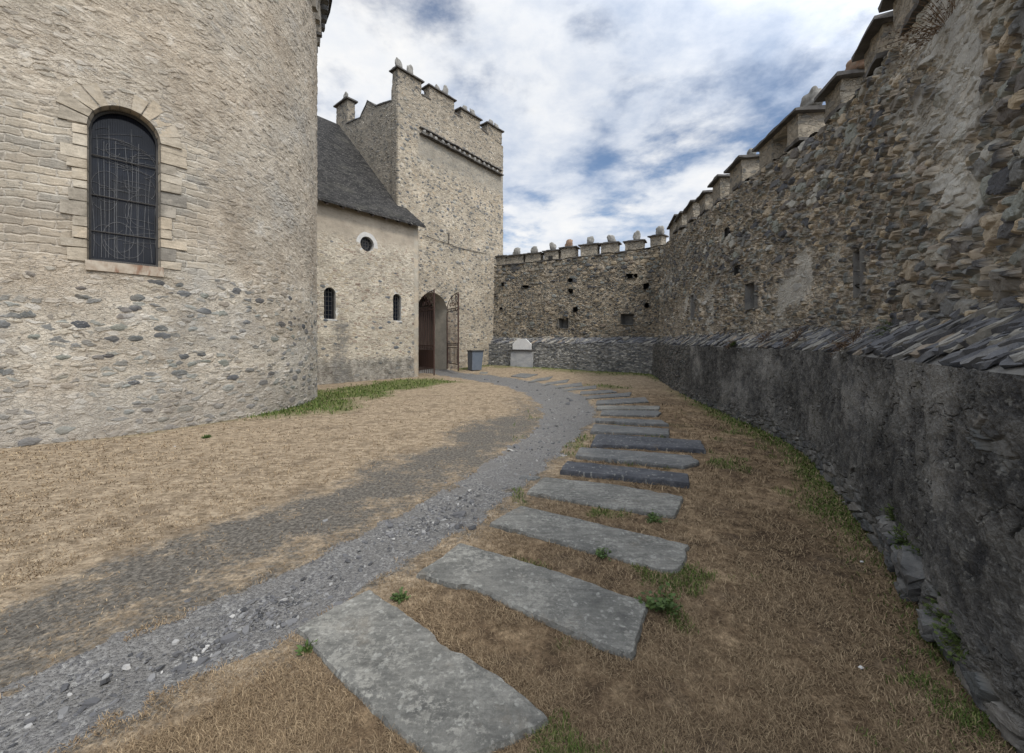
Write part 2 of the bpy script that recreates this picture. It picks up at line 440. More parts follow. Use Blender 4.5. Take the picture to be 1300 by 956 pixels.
m_plinth=rubble('dark_render',[(.07,.072,.075),(.11,.11,.105),(.15,.145,.135),(.09,.095,.095),(.19,.18,.165),(.13,.13,.125)],(.12,.115,.10),(.21,.20,.18),scale=6,aspect=2.6,warp=.06,
    cover=.95,e=(.02,.16),hs=(.02,.05),fine=.010,mid=.03,post=post_plinth)
m_plinth_back=rubble('grey_coursed_rubble',[(.12,.125,.13),(.20,.20,.19),(.27,.265,.25),(.14,.145,.15),(.36,.35,.32),(.22,.22,.21)],(.12,.115,.10),(.28,.265,.24),scale=5.5,aspect=2.8,warp=.06,
    cover=.95,e=(.02,.16),hs=(.02,.05),fine=.010,mid=.03)
def post_tower(N,uv,col,h):
    x,z,_=N.sep(uv)
    n=N.noise(uv,2.5,4,.6)
    # smoother grey render band just under the string course
    k=N.mul(N.mul(N.ss(N.add(z,N.mul(n,1.0)),10.4,11.4),N.ss(z,11.75,11.6)),N.ss(x,TL+.9,TL+1.3))
    col=N.mix(N.mul(k,.75),col,N.mulc(N.mix(N.noise(uv,9,4),(.16,.155,.14),(.30,.28,.235)),N.add(.7,N.mul(n,.6))))
    # weathered upper stage; whole left face mixed darker and greyer
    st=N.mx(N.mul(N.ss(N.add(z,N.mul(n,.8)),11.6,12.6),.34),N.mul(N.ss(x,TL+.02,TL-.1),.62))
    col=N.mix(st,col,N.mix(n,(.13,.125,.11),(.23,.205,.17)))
    return col,N.mixf(N.mul(k,.7),h,.03)
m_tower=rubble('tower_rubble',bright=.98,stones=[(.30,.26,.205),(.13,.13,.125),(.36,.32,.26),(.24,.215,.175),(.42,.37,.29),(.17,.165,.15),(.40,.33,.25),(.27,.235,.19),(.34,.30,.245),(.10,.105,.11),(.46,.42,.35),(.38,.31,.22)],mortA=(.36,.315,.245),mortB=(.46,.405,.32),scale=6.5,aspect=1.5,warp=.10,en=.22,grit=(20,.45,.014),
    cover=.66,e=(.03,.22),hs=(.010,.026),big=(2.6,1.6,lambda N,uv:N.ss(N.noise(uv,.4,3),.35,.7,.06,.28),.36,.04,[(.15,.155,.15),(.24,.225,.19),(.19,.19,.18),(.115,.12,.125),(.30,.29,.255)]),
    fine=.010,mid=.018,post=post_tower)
ws0,ws1=apse_c.hit(111),apse_c.hit(203)
AWs=(ws0+ws1)/2;AWhw=(ws1-ws0)/2;yy=apse_c.pos(AWs)[1]
AWb=H+(HY-335)/F*yy;AWt=H+(HY-138)/F*yy;AWz=AWt-AWhw
def post_apse(N,uv,col,h):
    x,z,_=N.sep(uv)
    n=N.noise(uv,2.2,4,.6);fine=N.noise(uv,34,5,.65)
    w=N.vm('ADD',uv,N.vm('SCALE',N.vm('SUBTRACT',N.noise(uv,5,3,.5,col=True),(.5,.5,.5)),sc_=.11))
    br=N.t.nodes.new('ShaderNodeTexBrick');N.t.links.new(w,br.inputs[0])
    for k,v in((1,(.46,.40,.31,1)),(2,(.24,.225,.195,1)),(3,(.44,.41,.355,1))):br.inputs[k].default_value=v
    br.inputs[4].default_value=1.0;br.inputs[5].default_value=.022;br.inputs[6].default_value=1.0;br.inputs[7].default_value=.1;br.inputs[8].default_value=.36;br.inputs[9].default_value=.135
    br.offset_frequency=2
    k=N.mul(N.mul(N.ss(N.add(x,N.mul(N.sub(n,.5),1.2)),AWs+AWhw+1.15,AWs+AWhw+.45),N.ss(N.add(z,N.mul(N.sub(n,.5),.8)),AWb-.25,AWb+.1)),N.ss(N.add(z,N.mul(N.sub(n,.5),1.0)),AWt+.15,AWt-.45))
    cb=N.mulc(br.outputs[0],N.add(.50,N.mul(fine,.9)))
    st=N.noise(N.vm('MULTIPLY',uv,(4,26,1)),1.3,5,.65)
    cb=N.mulc(cb,N.lin(st,.3,.7,.72,1.22))
    col=N.mix(N.mul(k,.85),col,cb)
    hb=N.add(N.add(N.mul(N.sub(1.0,br.outputs[1]),.014),N.mul(st,.014)),N.mul(fine,.01))
    h=N.mixf(k,h,hb)
    # slanting trowel-smeared relief on the upper coats
    sm=N.noise(N.vm('MULTIPLY',N.comb(N.add(x,N.mul(z,.9)),N.sub(z,N.mul(x,-.35))),(4.5,13,1)),1.7,6,.68)
    up=N.mul(N.ss(z,2.5,3.4),N.sub(1.0,k))
    col=N.mix(N.mul(up,.58),col,N.mulc(N.ramp(sm,[(.32,(.12,.102,.082)),(.42,(.29,.245,.19)),(.53,(.43,.375,.30)),(.64,(.58,.53,.45))]),N.add(.75,N.mul(fine,.5))))
    h=N.add(h,N.mul(N.mul(sm,up),.015))
    lo=N.sub(1.0,N.mx(up,k));s2=N.noise(N.vm('MULTIPLY',N.vm('ADD',uv,N.vm('SCALE',N.noise(uv,4,3,.5,col=True),sc_=.2)),(2.6,12,1)),1.7,6,.66)
    h=N.add(h,N.mul(N.mul(s2,lo),.018))
    col=N.mix(N.mul(N.mul(lo,N.ss(N.math('ABSOLUTE',N.sub(s2,.5)),.04,.16)),.22),col,N.ramp(s2,[(.34,(.20,.185,.16)),(.5,(.34,.30,.24)),(.66,(.50,.46,.39))]))
    wp_=N.noise(N.vm('ADD',uv,(11,3,0)),.55,5,.6);col=N.mix(N.mul(N.ss(wp_,.48,.62),.30),col,(.36,.285,.205));col=N.mix(N.mul(N.ss(wp_,.45,.35),.30),col,(.36,.36,.345))
    ps=N.noise(uv,13,5,.7);col=N.mix(N.mul(N.ss(ps,.58,.64),.65),col,(.14,.135,.125));col=N.mix(N.mul(N.ss(ps,.40,.34),.35),col,(.50,.47,.41))
    # cooler grey coat low on the right, pale smears
    g=N.mul(N.ss(N.noise(uv,.7,4,.6),.5,.66),.45)
    col=N.mix(g,col,N.mulc(col,(1.0)))
    col=N.mix(N.mul(N.ss(N.noise(uv,1.6,5,.65),.60,.70),.5),col,(.47,.45,.41))
    col=N.mix(N.mul(N.ss(z,1.3,.3),.35),col,(.30,.295,.285))
    return col,h
m_apse=rubble('apse_lime_rubble',bright=.93,stones=[(.42,.385,.33),(.31,.295,.26),(.23,.225,.205),(.49,.455,.395),(.36,.315,.255),(.18,.182,.175),(.44,.395,.32),(.28,.285,.26),(.53,.50,.445),(.26,.235,.20)],mortA=(.42,.37,.30),mortB=(.53,.48,.40),scale=5.6,aspect=2.1,warp=.11,wscale=3,warp2=.03,en=.30,grit=(26,.40,.010),
    cover=lambda N,uv:N.lin(N.noise(uv,.9,4),.35,.65,.30,.75),e=(.06,.22),hs=(.008,.020),
    big=(3.3,1.85,lambda N,uv:N.ss(N.sep(uv)[1],2.75,2.3,.09,.38),.40,.024,[(.075,.08,.088),(.13,.135,.13),(.10,.105,.11),(.19,.20,.175),(.25,.22,.18),(.15,.145,.14),(.22,.23,.21),(.30,.27,.22)]),
    fine=.014,mid=.022,post=post_apse)
CH_STAIN=chapel_c.hit(432)
def post_chapel(N,uv,col,h):
    x,z,_=N.sep(uv);n=N.noise(uv,2.4,5,.65);f=N.noise(uv,30,5,.65)
    k=N.ss(N.add(z,N.mul(N.sub(n,.5),.9)),5.2,5.9)
    col=N.mix(N.mul(k,.8),col,N.mulc((.34,.295,.235),N.add(.75,N.mul(f,.4))))
    g=N.ss(N.add(z,N.mul(N.sub(n,.5),1.0)),1.05,.75)
    col=N.mix(N.mul(g,.70),col,N.mulc(N.mix(N.ss(N.noise(uv,3.5,5,.7),.4,.6),(.09,.09,.085),(.30,.29,.265)),N.add(.5,N.mul(f,1.0))))
    st=N.mul(N.mul(N.ss(N.math('ABSOLUTE',N.sub(N.add(x,N.mul(N.sub(n,.5),.5)),CH_STAIN)),.42,.18),N.mul(N.ss(z,2.6,2.2),N.ss(N.noise(uv,4,5,.7),.40,.56))),.7)
    col=N.mix(st,col,N.mulc(N.mix(n,(.12,.12,.115),(.24,.235,.22)),N.add(.7,N.mul(f,.6))))
    q=N.mul(N.ss(N.add(x,N.mul(N.sub(n,.5),.2)),9.5-.30,9.5-.2),.8)
    col=N.mix(q,col,N.mulc(N.mix(N.ss(N.noise(uv,1.8,2),.45,.55),(.40,.37,.31),(.46,.39,.30)),N.add(.8,N.mul(f,.3))))
    return col,N.mixf(N.mx(k,q),h,N.mul(n,.02))
m_chapel=rubble('chapel_lime_rubble',bright=.98,stones=[(.44,.38,.30),(.37,.33,.27),(.48,.43,.35),(.33,.29,.23),(.41,.35,.26),(.50,.45,.37),(.28,.25,.21),(.30,.24,.19)],mortA=(.46,.41,.33),mortB=(.55,.50,.41),scale=6.2,aspect=2.2,warp=.08,cover=.72,e=(.03,.2),hs=(.01,.022),
    big=(2.6,1.8,lambda N,uv:N.ss(N.sep(uv)[1],3.0,2.2,.06,.26),.33,.03,[(.12,.13,.14),(.19,.19,.18),(.24,.19,.15),(.155,.16,.16)]),fine=.008,mid=.018,post=post_chapel)
m_merlon=rubble('merlon_plastered_rubble',[(.19,.175,.15),(.25,.225,.185),(.15,.145,.13),(.29,.26,.21)],(.24,.21,.165),(.33,.29,.23),scale=7,aspect=1.6,warp=.08,cover=.6,e=(.03,.2),hs=(.01,.02),fine=.008,mid=.02,disp=False)
m_merlon_t=rubble('tower_merlon_rubble',[(.19,.175,.15),(.25,.225,.185),(.14,.135,.12),(.29,.26,.21),(.09,.09,.09)],(.25,.215,.165),(.33,.285,.22),scale=7,aspect=1.6,warp=.08,cover=.7,e=(.03,.2),hs=(.01,.02),fine=.008,mid=.02,disp=False)
m_cap=mat_simple('cap_slate',[(.045,.043,.042),(.085,.08,.075),(.13,.125,.115)],5,.9,.6,.02)
m_finial=mat_simple('finial_stone',[(.13,.125,.115),(.21,.205,.19),(.30,.29,.27)],9,.9,.7,.02)
m_finial_red=mat_simple('ochre_finial_stone',[(.15,.11,.085),(.24,.155,.105),(.22,.19,.15)],9,.9,.7,.02)
m_slate=mat_simple('ledge_slate',[(.075,.08,.095),(.13,.135,.15),(.19,.185,.18),(.25,.235,.21)],4,.75,.6,.012,spec=.4,stretch=(1,1,1))
def slate_mat():
    N=NT('ledge_slate2');v=N.obj();a=N.noise(v,9,6,.68);f=N.noise(v,60,4,.7)
    c=N.ramp(N.attr('tone'),[(0,(.07,.073,.083)),(.3,(.13,.133,.142)),(.5,(.10,.105,.12)),(.7,(.21,.205,.19)),(.88,(.30,.29,.26)),(1,(.25,.20,.15))])
    c=N.mulc(c,N.add(.25,N.add(N.mul(a,.9),N.mul(f,.55))));c=N.mix(N.mul(N.ss(a,.56,.68),.45),c,(.25,.24,.215))
    return N.finish(c,.8,N.add(N.mul(a,.8),N.mul(f,.3)),bump=.8,bdist=.02,spec=.3)
m_slate=slate_mat()
m_rock=mat_simple('foot_stone',[(.05,.052,.055),(.11,.11,.108),(.19,.183,.168)],7,.88,.8,.03)
m_reveal=mat_simple('loophole_stone',[(.11,.11,.11),(.17,.165,.155),(.22,.21,.19)],6,.9,.7,.02)
m_passage=mat_simple('passage_plaster',[(.36,.33,.28),(.46,.42,.35),(.54,.49,.41)],2.5,.95,.6,.02)
m_dark=mat_simple('dark_interior',[(.02,.02,.02),(.035,.033,.03)],2,.95,.2,.01)
m_oak=mat_simple('weathered_oak',[(.018,.013,.011),(.035,.025,.02),(.06,.043,.034)],3,.8,.6,.01,stretch=(6,6,.6))
m_rust=mat_simple('rusty_iron',[(.035,.02,.016),(.062,.031,.024),(.04,.03,.027)],25,.75,.3,.004,spec=.35)
m_iron=mat_simple('dark_iron',[(.03,.03,.03),(.06,.055,.05)],12,.6,.2,.003,spec=.4)
m_wire=mat_simple('dark_wire',[(.012,.012,.013),(.022,.022,.024)],12,.7,.2,.003,spec=.2)
m_lead=mat_simple('lead_came',[(.10,.105,.11),(.16,.16,.165)],12,.6,.2,.003,spec=.4)
m_surr=mat_simple('pale_window_render',[(.36,.36,.35),(.45,.445,.43),(.52,.51,.48)],5,.95,.4,.01)
m_bin=mat_simple('bin_plastic',[(.10,.125,.16),(.13,.155,.19)],3,.5,.1,.004,spec=.45)
m_bin_dark=mat_simple('bin_dark_side',[(.025,.03,.035),(.04,.045,.05)],3,.5,.1,.004,spec=.45)
m_pale=mat_simple('pale_memorial_stone',[(.50,.50,.50),(.62,.62,.60)],4,.8,.2,.005)
m_mem=mat_simple('grey_memorial_slab',[(.20,.205,.215),(.27,.275,.28),(.33,.33,.32)],2.2,.8,.3,.008,stretch=(1,1,2))
m_leaf=mat_simple('weed_leaf',[(.035,.06,.016),(.06,.10,.025),(.10,.14,.04)],14,.6,.2,.004)
m_moss=mat_simple('moss_leaf',[(.03,.05,.012),(.055,.08,.02),(.10,.11,.035)],14,.85,.2,.004)
m_dryp=mat_simple('dried_plant',[(.07,.045,.028),(.12,.08,.05),(.18,.13,.085)],14,.9,.2,.004)
def glass_mat():
    N=NT('dark_leaded_glass');v=N.obj()
    c=N.ramp(N.noise(v,1.7,3),[(.3,(.004,.005,.008)),(.7,(.014,.017,.026))])
    return N.finish(c,.07,N.noise(v,5,3),bump=.06,bdist=.01,spec=.22)
m_glass=glass_mat()
def voussoir_mat():
    N=NT('tan_dressed_stone');v=N.obj()
    b=N.attr('tone');a=N.noise(v,5,5,.65);f=N.noise(v,45,4,.65);st=N.noise(N.vm('MULTIPLY',v,(5,5,20)),1.4,4,.6)
    c=N.mulc(N.ramp(b,[(0,(.20,.185,.16)),(.35,(.32,.28,.22)),(.65,(.38,.32,.24)),(1,(.43,.39,.32))]),N.add(.05,N.add(N.mul(a,.9),N.mul(st,1.0))))
    c=N.mulc(c,N.add(.6,N.mul(f,.8)));c=N.mix(N.mul(N.ss(N.noise(v,2.5,5,.7),.5,.62),.55),c,(.36,.325,.27))
    return N.finish(c,.93,N.add(N.mul(a,.6),N.mul(f,.3)),bump=.8,bdist=.03)
m_vous=voussoir_mat()
def sill_mat():
    N=NT('rust_stained_sill');v=N.obj()
    a=N.noise(v,6,4,.6);r=N.ss(N.noise(N.vm('MULTIPLY',v,(9,9,2)),1.3,4,.6),.50,.68)
    c=N.mix(N.mul(r,.75),N.ramp(a,[(.3,(.25,.19,.14)),(.6,(.42,.37,.30))]),(.17,.075,.04))
    return N.finish(c,.9,a,bump=.5,bdist=.02)
m_sill=sill_mat()
def roof_mat():
    N=NT('slate_roof');uv=N.uv()
    w=N.vm('ADD',uv,N.vm('SCALE',N.vm('SUBTRACT',N.noise(uv,3,3,.5,col=True),(.5,.5,.5)),sc_=.05))
    br=N.t.nodes.new('ShaderNodeTexBrick');N.t.links.new(w,br.inputs[0])
    for k,v in((1,(.022,.022,.022,1)),(2,(.066,.063,.06,1)),(3,(.03,.03,.03,1))):br.inputs[k].default_value=v
    br.inputs[4].default_value=1.0;br.inputs[5].default_value=.006;br.inputs[7].default_value=.0;br.inputs[8].default_value=.17;br.inputs[9].default_value=.11
    n=N.noise(uv,.9,5,.65);f=N.noise(uv,24,4,.6)
    c=N.mulc(br.outputs[0],N.add(.55,N.add(N.mul(n,.5),N.mul(f,.35))))
    l=N.vor(uv,4.5,'F1');c=N.mix(N.mul(N.ss(N.add(l,N.mul(f,.1)),.16,.11),.7),c,(.22,.21,.19))
    c=N.mix(N.mul(N.ss(n,.5,.7),.35),c,(.11,.105,.085))
    hh=N.add(N.mul(N.sub(1.0,br.outputs[1]),.5),N.mul(N.math('FRACT',N.math('DIVIDE',N.sep(w)[1],.11)),-.6))
    return N.finish(c,.9,N.add(hh,f),bump=1.0,bdist=.035,spec=.15)
m_roof=roof_mat()
def slab_mat(name,cols,lich,amt):
    N=NT(name);v=N.obj()
    a=N.noise(v,2.6,6,.66);b=N.noise(v,17,6,.7);f=N.noise(v,80,4,.7)
    c=N.ramp(N.add(N.mul(a,.6),N.mul(b,.4)),[(.34,cols[0]),(.5,cols[1]),(.64,cols[2])])
    l=N.ss(N.add(N.mul(N.noise(v,3.2,4,.6),.4),N.mul(N.noise(v,30,5,.75),.6)),.50+.06*(1-amt),.56+.06*(1-amt))
    c=N.mix(N.mul(l,.8*amt+.1),c,lich)
    vv=N.vor(N.vm('ADD',v,N.vm('SCALE',N.noise(v,20,3,.5,col=True),sc_=.05)),20,'F1');vr=N.sep(N.vor(v,20,'F1',out=1))[0]
    c=N.mix(N.mul(N.mul(N.ss(vv,.30,.14),N.ss(vr,.74,.78)),.6),c,(.30,.30,.275))
    cl=N.noise(N.vm('MULTIPLY',v,(3,14,3)),1.6,5,.7);c=N.mulc(c,N.lin(cl,.3,.7,.72,1.25))
    
    so=N.ss(N.noise(N.vm('ADD',v,(3,3,0)),2.4,6,.7),.56,.68);c=N.mix(N.mul(so,.35),c,(.15,.125,.095))
    c=N.mulc(c,N.add(.50,N.mul(f,.95)))
    return N.finish(c,.85,N.add(N.add(N.mul(a,.8),N.mul(b,.5)),N.mul(f,.15)),bump=.75,bdist=.03,spec=.3)
m_slabA=slab_mat('grey_lichened_slate',[(.085,.085,.08),(.15,.148,.135),(.22,.215,.195)],(.25,.245,.22),.9)
m_slabB=slab_mat('dark_blue_slate',[(.045,.048,.056),(.07,.074,.084),(.11,.112,.12)],(.15,.15,.15),.25)
m_slabC=slab_mat('mid_grey_slate',[(.085,.088,.09),(.13,.132,.13),(.18,.18,.172)],(.22,.215,.20),.45)
def ground_mat():
    N=NT('dry_lawn');uv=N.uv();v=N.vm('MULTIPLY',uv,(1,1,1))
    green=N.attr('green');dirt=N.attr('dirt');brown=N.attr('brown')
    n=N.noise(v,1.1,5,.62);m=N.noise(v,7,5,.65);f=N.noise(v,55,5,.72)
    st=N.noise(N.vm('MULTIPLY',v,(5,16,1)),1.2,5,.65)
    tan=N.ramp(N.add(N.mul(m,.5),N.mul(st,.5)),[(.38,(.15,.115,.078)),(.48,(.25,.196,.135)),(.58,(.36,.29,.205))])
    bro=N.ramp(N.add(N.mul(m,.5),N.mul(n,.5)),[(.40,(.070,.048,.031)),(.5,(.165,.115,.070)),(.59,(.31,.228,.142))])
    c=N.mix(brown,tan,bro)
    c=N.mix(N.mul(N.ss(N.noise(v,1.9,6,.66),.52,.64),.5),c,(.12,.092,.066))
    gr=N.mix(m,(.05,.075,.018),(.11,.13,.04));c=N.mix(N.mul(green,.85),c,gr)
    dc=N.mix(N.ss(N.noise(v,30,4,.7),.35,.65),(.070,.064,.056),(.175,.16,.138));c=N.mix(N.ss(N.add(dirt,N.mul(N.sub(N.add(N.mul(N.noise(v,4,6,.75),.5),N.mul(N.noise(v,26,5,.8),.5)),.5),3.2)),.22,.74),c,dc)
    c=N.mulc(c,N.add(.30,N.mul(f,1.4)));c=N.mulc(c,N.lin(N.noise(v,21,5,.75),.35,.65,.72,1.26))
    return N.finish(c,.97,N.add(N.mul(m,.6),N.mul(f,.7)),bump=.8,bdist=.03,spec=.1)
m_ground=ground_mat()
def gravel_mat(name='grey_gravel'):
    N=NT(name);v=N.uv()
    n=N.noise(v,1.3,5,.6);f=N.noise(v,40,5,.7)
    vw=N.vm('ADD',v,N.vm('SCALE',N.noise(v,30,3,.6,col=True),sc_=.03));d=N.vor(vw,62,'F1');cc=N.sep(N.vor(vw,62,'F1',out=1))
    c=N.ramp(cc[0],pal([(.13,.128,.125),(.19,.187,.182),(.10,.10,.102),(.25,.245,.235),(.16,.155,.145),(.085,.085,.09),(.33,.325,.31)]),const=True)
    c=N.mix(N.mul(N.ss(n,.35,.65),.5),c,(.19,.185,.18))
    c=N.mix(N.mul(N.ss(N.noise(v,3.5,5,.7),.42,.58),.6),c,(.165,.158,.148));c=N.mix(.2,c,(.17,.168,.163))
    c=N.mulc(c,N.add(.6,N.mul(f,.8)))
    h=N.add(N.mul(N.ss(d,.5,.1),.6),f)
    return N.finish(c,.92,h,bump=.8,bdist=.02,spec=.25)
m_gravel=gravel_mat()
def attr_mat(name,stops,rough=.85,spec=.2):
    N=NT(name);return N.finish(N.ramp(N.attr('tone'),stops),rough,spec=spec)
m_stones=attr_mat('slate_chips',[(0,(.05,.052,.056)),(.4,(.12,.12,.125)),(.75,(.21,.21,.208)),(1,(.46,.45,.43))],.75,.3)
m_straw=attr_mat('straw',[(0,(.08,.052,.032)),(.35,(.205,.148,.09)),(.7,(.38,.292,.185)),(1,(.60,.50,.34))],.8)
m_grass=attr_mat('green_blades',[(0,(.035,.06,.012)),(.5,(.075,.11,.025)),(.85,(.14,.17,.05)),(1,(.25,.24,.10))],.7)

# ---------------------------------------------------------------- ground and path
def polyd(X,Y,pts):
    d=np.full(X.shape,1e9)
    for a,b in zip(pts[:-1],pts[1:]):
        a=np.array(a);b=np.array(b);ab=b-a;L=ab@ab+1e-12
        t=np.clip(((X-a[0])*ab[0]+(Y-a[1])*ab[1])/L,0,1)
        d=np.minimum(d,np.hypot(X-a[0]-t*ab[0],Y-a[1]-t*ab[1]))
    return d
def inpoly(X,Y,pts):
    ins=np.zeros(X.shape,bool);n=len(pts)
    for i in range(n):
        x0,y0=pts[i];x1,y1=pts[(i+1)%n]
        if y0==y1:continue
        c=((y0>Y)!=(y1>Y))&(X<(x1-x0)*(Y-y0)/(y1-y0)+x0)
        ins^=c
    return ins
Lp=[(552,474.5),(575,479),(600,482.5),(640,490),(668,500),(686,514),(692,526),(684,542),(660,560),(618,588),(560,622),(500,655),(430,690),(370,722),(300,752),(220,785),(130,822),(30,866)]
Rp=[(583,473.5),(620,476),(650,480),(700,488),(738,501),(752,513),(757,526),(748,541),(725,562),(690,598),(640,638),(570,684),(500,728),(430,765),(360,805),(290,838),(230,868)]
Lw=[px2g(*p) for p in Lp];Rw=[px2g(*p) for p in Rp]
Lw.append(Lw[-1]+(Lw[-1]-Lw[-3])*4);Rw.append(Rw[-1]+(Rw[-1]-Rw[-3])*4)
inn=np.array([-4.9,21.3]);Lw=[inn+[-.4,-.3]]+Lw;Rw=[inn+[.9,.9]]+Rw
path_poly=[tuple(p) for p in Lw]+[tuple(p) for p in Rw[::-1]]
dirt_line=[px2g(*p) for p in[(655,536),(600,566),(545,592),(490,615),(430,640),(360,668),(280,697),(190,730),(90,772),(-20,820)]]
def path_sd(X,Y):
    d=polyd(X,Y,path_poly+[path_poly[0]]);d=np.where(inpoly(X,Y,path_poly),-d,d)
    nz=.55*(fbm(X*1.8,Y*1.8,4,21)-.5)+.45*(fbm(X*8,Y*8,3,22)-.5)
    return d+nz*np.clip(.35+Y*.03,.3,.9)
pl_pts=np.stack([plinth_c.x,plinth_c.y],-1)[::12]
ap_pts=np.stack([apse_c.x,apse_c.y],-1)[::12]
ch_line=[K0-U*9.5,K0,K0+VV*1.15];tw_line=[T0,T0+U*TF]
green_line=[px2g(*p) for p in[(372,518),(400,505),(440,500),(490,490),(530,485)]]
def green_f(X,Y):
    n=fbm(X*1.3,Y*1.3,4,31);n2=fbm(X*6,Y*6,3,32)
    dw=polyd(X,Y,pl_pts)
    wgt=sst(2.5,4.2,Y)*sst(15.0,8.0,Y)*.9+.9*sst(15.5,18.0,Y)*sst(3,5.5,X)
    g=sst(.62,.05,dw-.5*(n-.5))*np.clip(wgt+.08,0,1)
    g=np.maximum(g,.95*sst(2.0,.3,polyd(X,Y,[C0+[1,0],C1])-1.8*(n-.5))*sst(6,20,Y))
    dg=polyd(X,Y,green_line)
    g=np.maximum(g,1.3*sst(1.9,.3,dg-2.0*(n-.5)))
    g=np.maximum(g,.9*sst(1.1,.2,polyd(X,Y,tw_line)-.6*(n-.5))*(X>-2.8))
    g=np.maximum(g,.5*sst(.35,.0,polyd(X,Y,ap_pts)-.4*(n-.5))*sst(-7.5,-5.8,X))
    # sparse tufts among the slabs on the right
    g=np.maximum(g,.55*sst(.58,.72,fbm(X*2.1+4,Y*2.1,4,33))*(X>0)*sst(10,6,Y))
    g=np.maximum(g,.8*sst(1.0,.1,np.hypot(X-3.4,Y-14.5)-.8*(n-.5)));return np.clip(g*(.55+.9*n2),0,1)
def brown_f(X,Y):
    d=polyd(X,Y,[tuple(p) for p in Rw]);right=inpoly(X,Y,[tuple(p) for p in Rw]+[(12,-6),(12,30)])
    return np.where(right,sst(-.1,.8,d)*sst(19,8,Y),0)*.95
tt=np.concatenate([-np.geomspace(9,1.8,30),np.linspace(-1.75,1.75,760),np.geomspace(1.8,9,30)]);ypx=np.concatenate([np.linspace(461,520,120,endpoint=False),np.linspace(520,960,330,endpoint=False),np.linspace(960,1700,60,endpoint=False),np.geomspace(1700,9000,24)])
Yr=(H*F/(ypx-HY))[::-1];Yr=Yr[Yr<29.5]
GX=Yr[None,:]*tt[:,None];GY=np.broadcast_to(Yr,GX.shape)
PS=path_sd(GX,GY)
GZ=ground(GX,GY)+.006*(fbm(GX*12,GY*12,3,40)-.5)-.022*sst(.05,-.25,PS)
GR=green_f(GX,GY);BR=brown_f(GX,GY)
DT=.86*sst(1.0,.05,polyd(GX,GY,dirt_line)*np.clip(4.2/GY,.6,1.6)**.6-.7*(fbm(GX*1.1,GY*1.1,4,44)-.5))*(.5+.9*fbm(GX*4,GY*4,4,45))
LE=sst(1.5,.0,PS)*(~inpoly(GX,GY,[tuple(p) for p in Rw]+[(12,-6),(12,30)]))*sst(15,9,GY)
DT=np.maximum(DT,LE*(.22+.72*fbm(GX*1.3,GY*1.3,4,46)));DT=np.maximum(DT,.45*sst(.35,.0,PS))
n1,n2=GX.shape;I=np.arange(n1*n2).reshape(n1,n2)
Q=np.stack([I[:-1,:-1],I[1:,:-1],I[1:,1:],I[:-1,1:]],-1).reshape(-1,4)
V=np.stack([GX.ravel(),GY.ravel(),GZ.ravel()],-1)
pm=(PS.ravel()[Q].mean(1)<0)
def sub(faces):
    u,inv=np.unique(faces,return_inverse=True);return u,inv.reshape(faces.shape)
mb=MB();u_,f_=sub(Q[~pm]);mb.add(V[u_],f_,V[u_][:,:2],green=GR.ravel()[u_],dirt=DT.ravel()[u_],brown=BR.ravel()[u_])
big=np.linspace(-1,1,40);big=np.sign(big)*np.abs(big)**2.2*600
bx,by=np.meshgrid(big,big+8,indexing='ij');bI=np.arange(1600).reshape(40,40)
bq=np.stack([bI[:-1,:-1],bI[1:,:-1],bI[1:,1:],bI[:-1,1:]],-1).reshape(-1,4)
mb.add(np.stack([bx.ravel(),by.ravel(),np.full(1600,-.13)],-1),bq,np.stack([bx.ravel(),by.ravel()],-1),green=.1,dirt=0.,brown=.5)
tag(mb.build('ground',m_ground,smooth=True),kind='structure',label='dry straw coloured lawn between the church and the ramparts')
mb=MB();u_,f_=sub(Q[pm]);mb.add(V[u_],f_,V[u_][:,:2])
tag(mb.build('path',m_gravel,smooth=True),kind='structure',label='grey gravel path curving to the arched gateway')

# loose chips on the path
def scatter_img(n,x0,x1,y0,y1):
    px=RNG.uniform(x0,x1,n);py=RNG.uniform(y0,y1,n)
    Y=H*F/(py-HY);X=(px-CX)/F*Y;return X,Y
def many(name,mat,X,Y,Z,base_v,base_f,scale,rot,tone,flat,kindlabel):
    n=len(X);bv=np.array(base_v,float);k=len(bv)
    jit=1+.35*(RNG.random((n,k,1))-.5)
    W=bv[None]*jit*scale[:,None,:]
    c,s=np.cos(rot),np.sin(rot)
    W=np.stack([W[...,0]*c[:,None]-W[...,1]*s[:,None],W[...,0]*s[:,None]+W[...,1]*c[:,None],W[...,2]],-1)
    tx,ty=(RNG.random(n)-.5)*flat,(RNG.random(n)-.5)*flat
    W[...,2]+=W[...,0]*tx[:,None]+W[...,1]*ty[:,None]
    W+=np.stack([X,Y,Z],-1)[:,None]
    bf=np.array(base_f);Fc=(bf[None]+(np.arange(n)*k)[:,None,None]).reshape(-1,bf.shape[1])
    mb=MB();mb.add(W.reshape(-1,3),Fc,None,tone=np.repeat(tone,k))
    return tag(mb.build(name,mat),kindlabel[0],kind='stuff')
rv=[(-1,-.5,-.6),(-.3,-1,-.6),(.8,-.7,-.6),(1,.4,-.6),(.1,1,-.6),(-.9,.5,-.6),(-.8,-.4,.6),(-.2,-.8,.8),(.7,-.5,.6),(.8,.3,.5),(.1,.8,.7),(-.7,.4,.6)]
rf=[(0,1,7,6),(1,2,8,7),(2,3,9,8),(3,4,10,9),(4,5,11,10),(5,0,6,11),(6,7,8,11),(8,9,10,11)]
X,Y=scatter_img(60000,-100,800,478,960);ps=path_sd(X,Y)
dn=fbm(X*1.6,Y*1.6,3,51);keep=(ps<.02)&(RNG.random(len(X))<sst(.38,.66,dn)*.6+.06)|((ps<.7)&(RNG.random(len(X))<.035))
X,Y=X[keep],Y[keep];n=len(X);print('gravel',n)
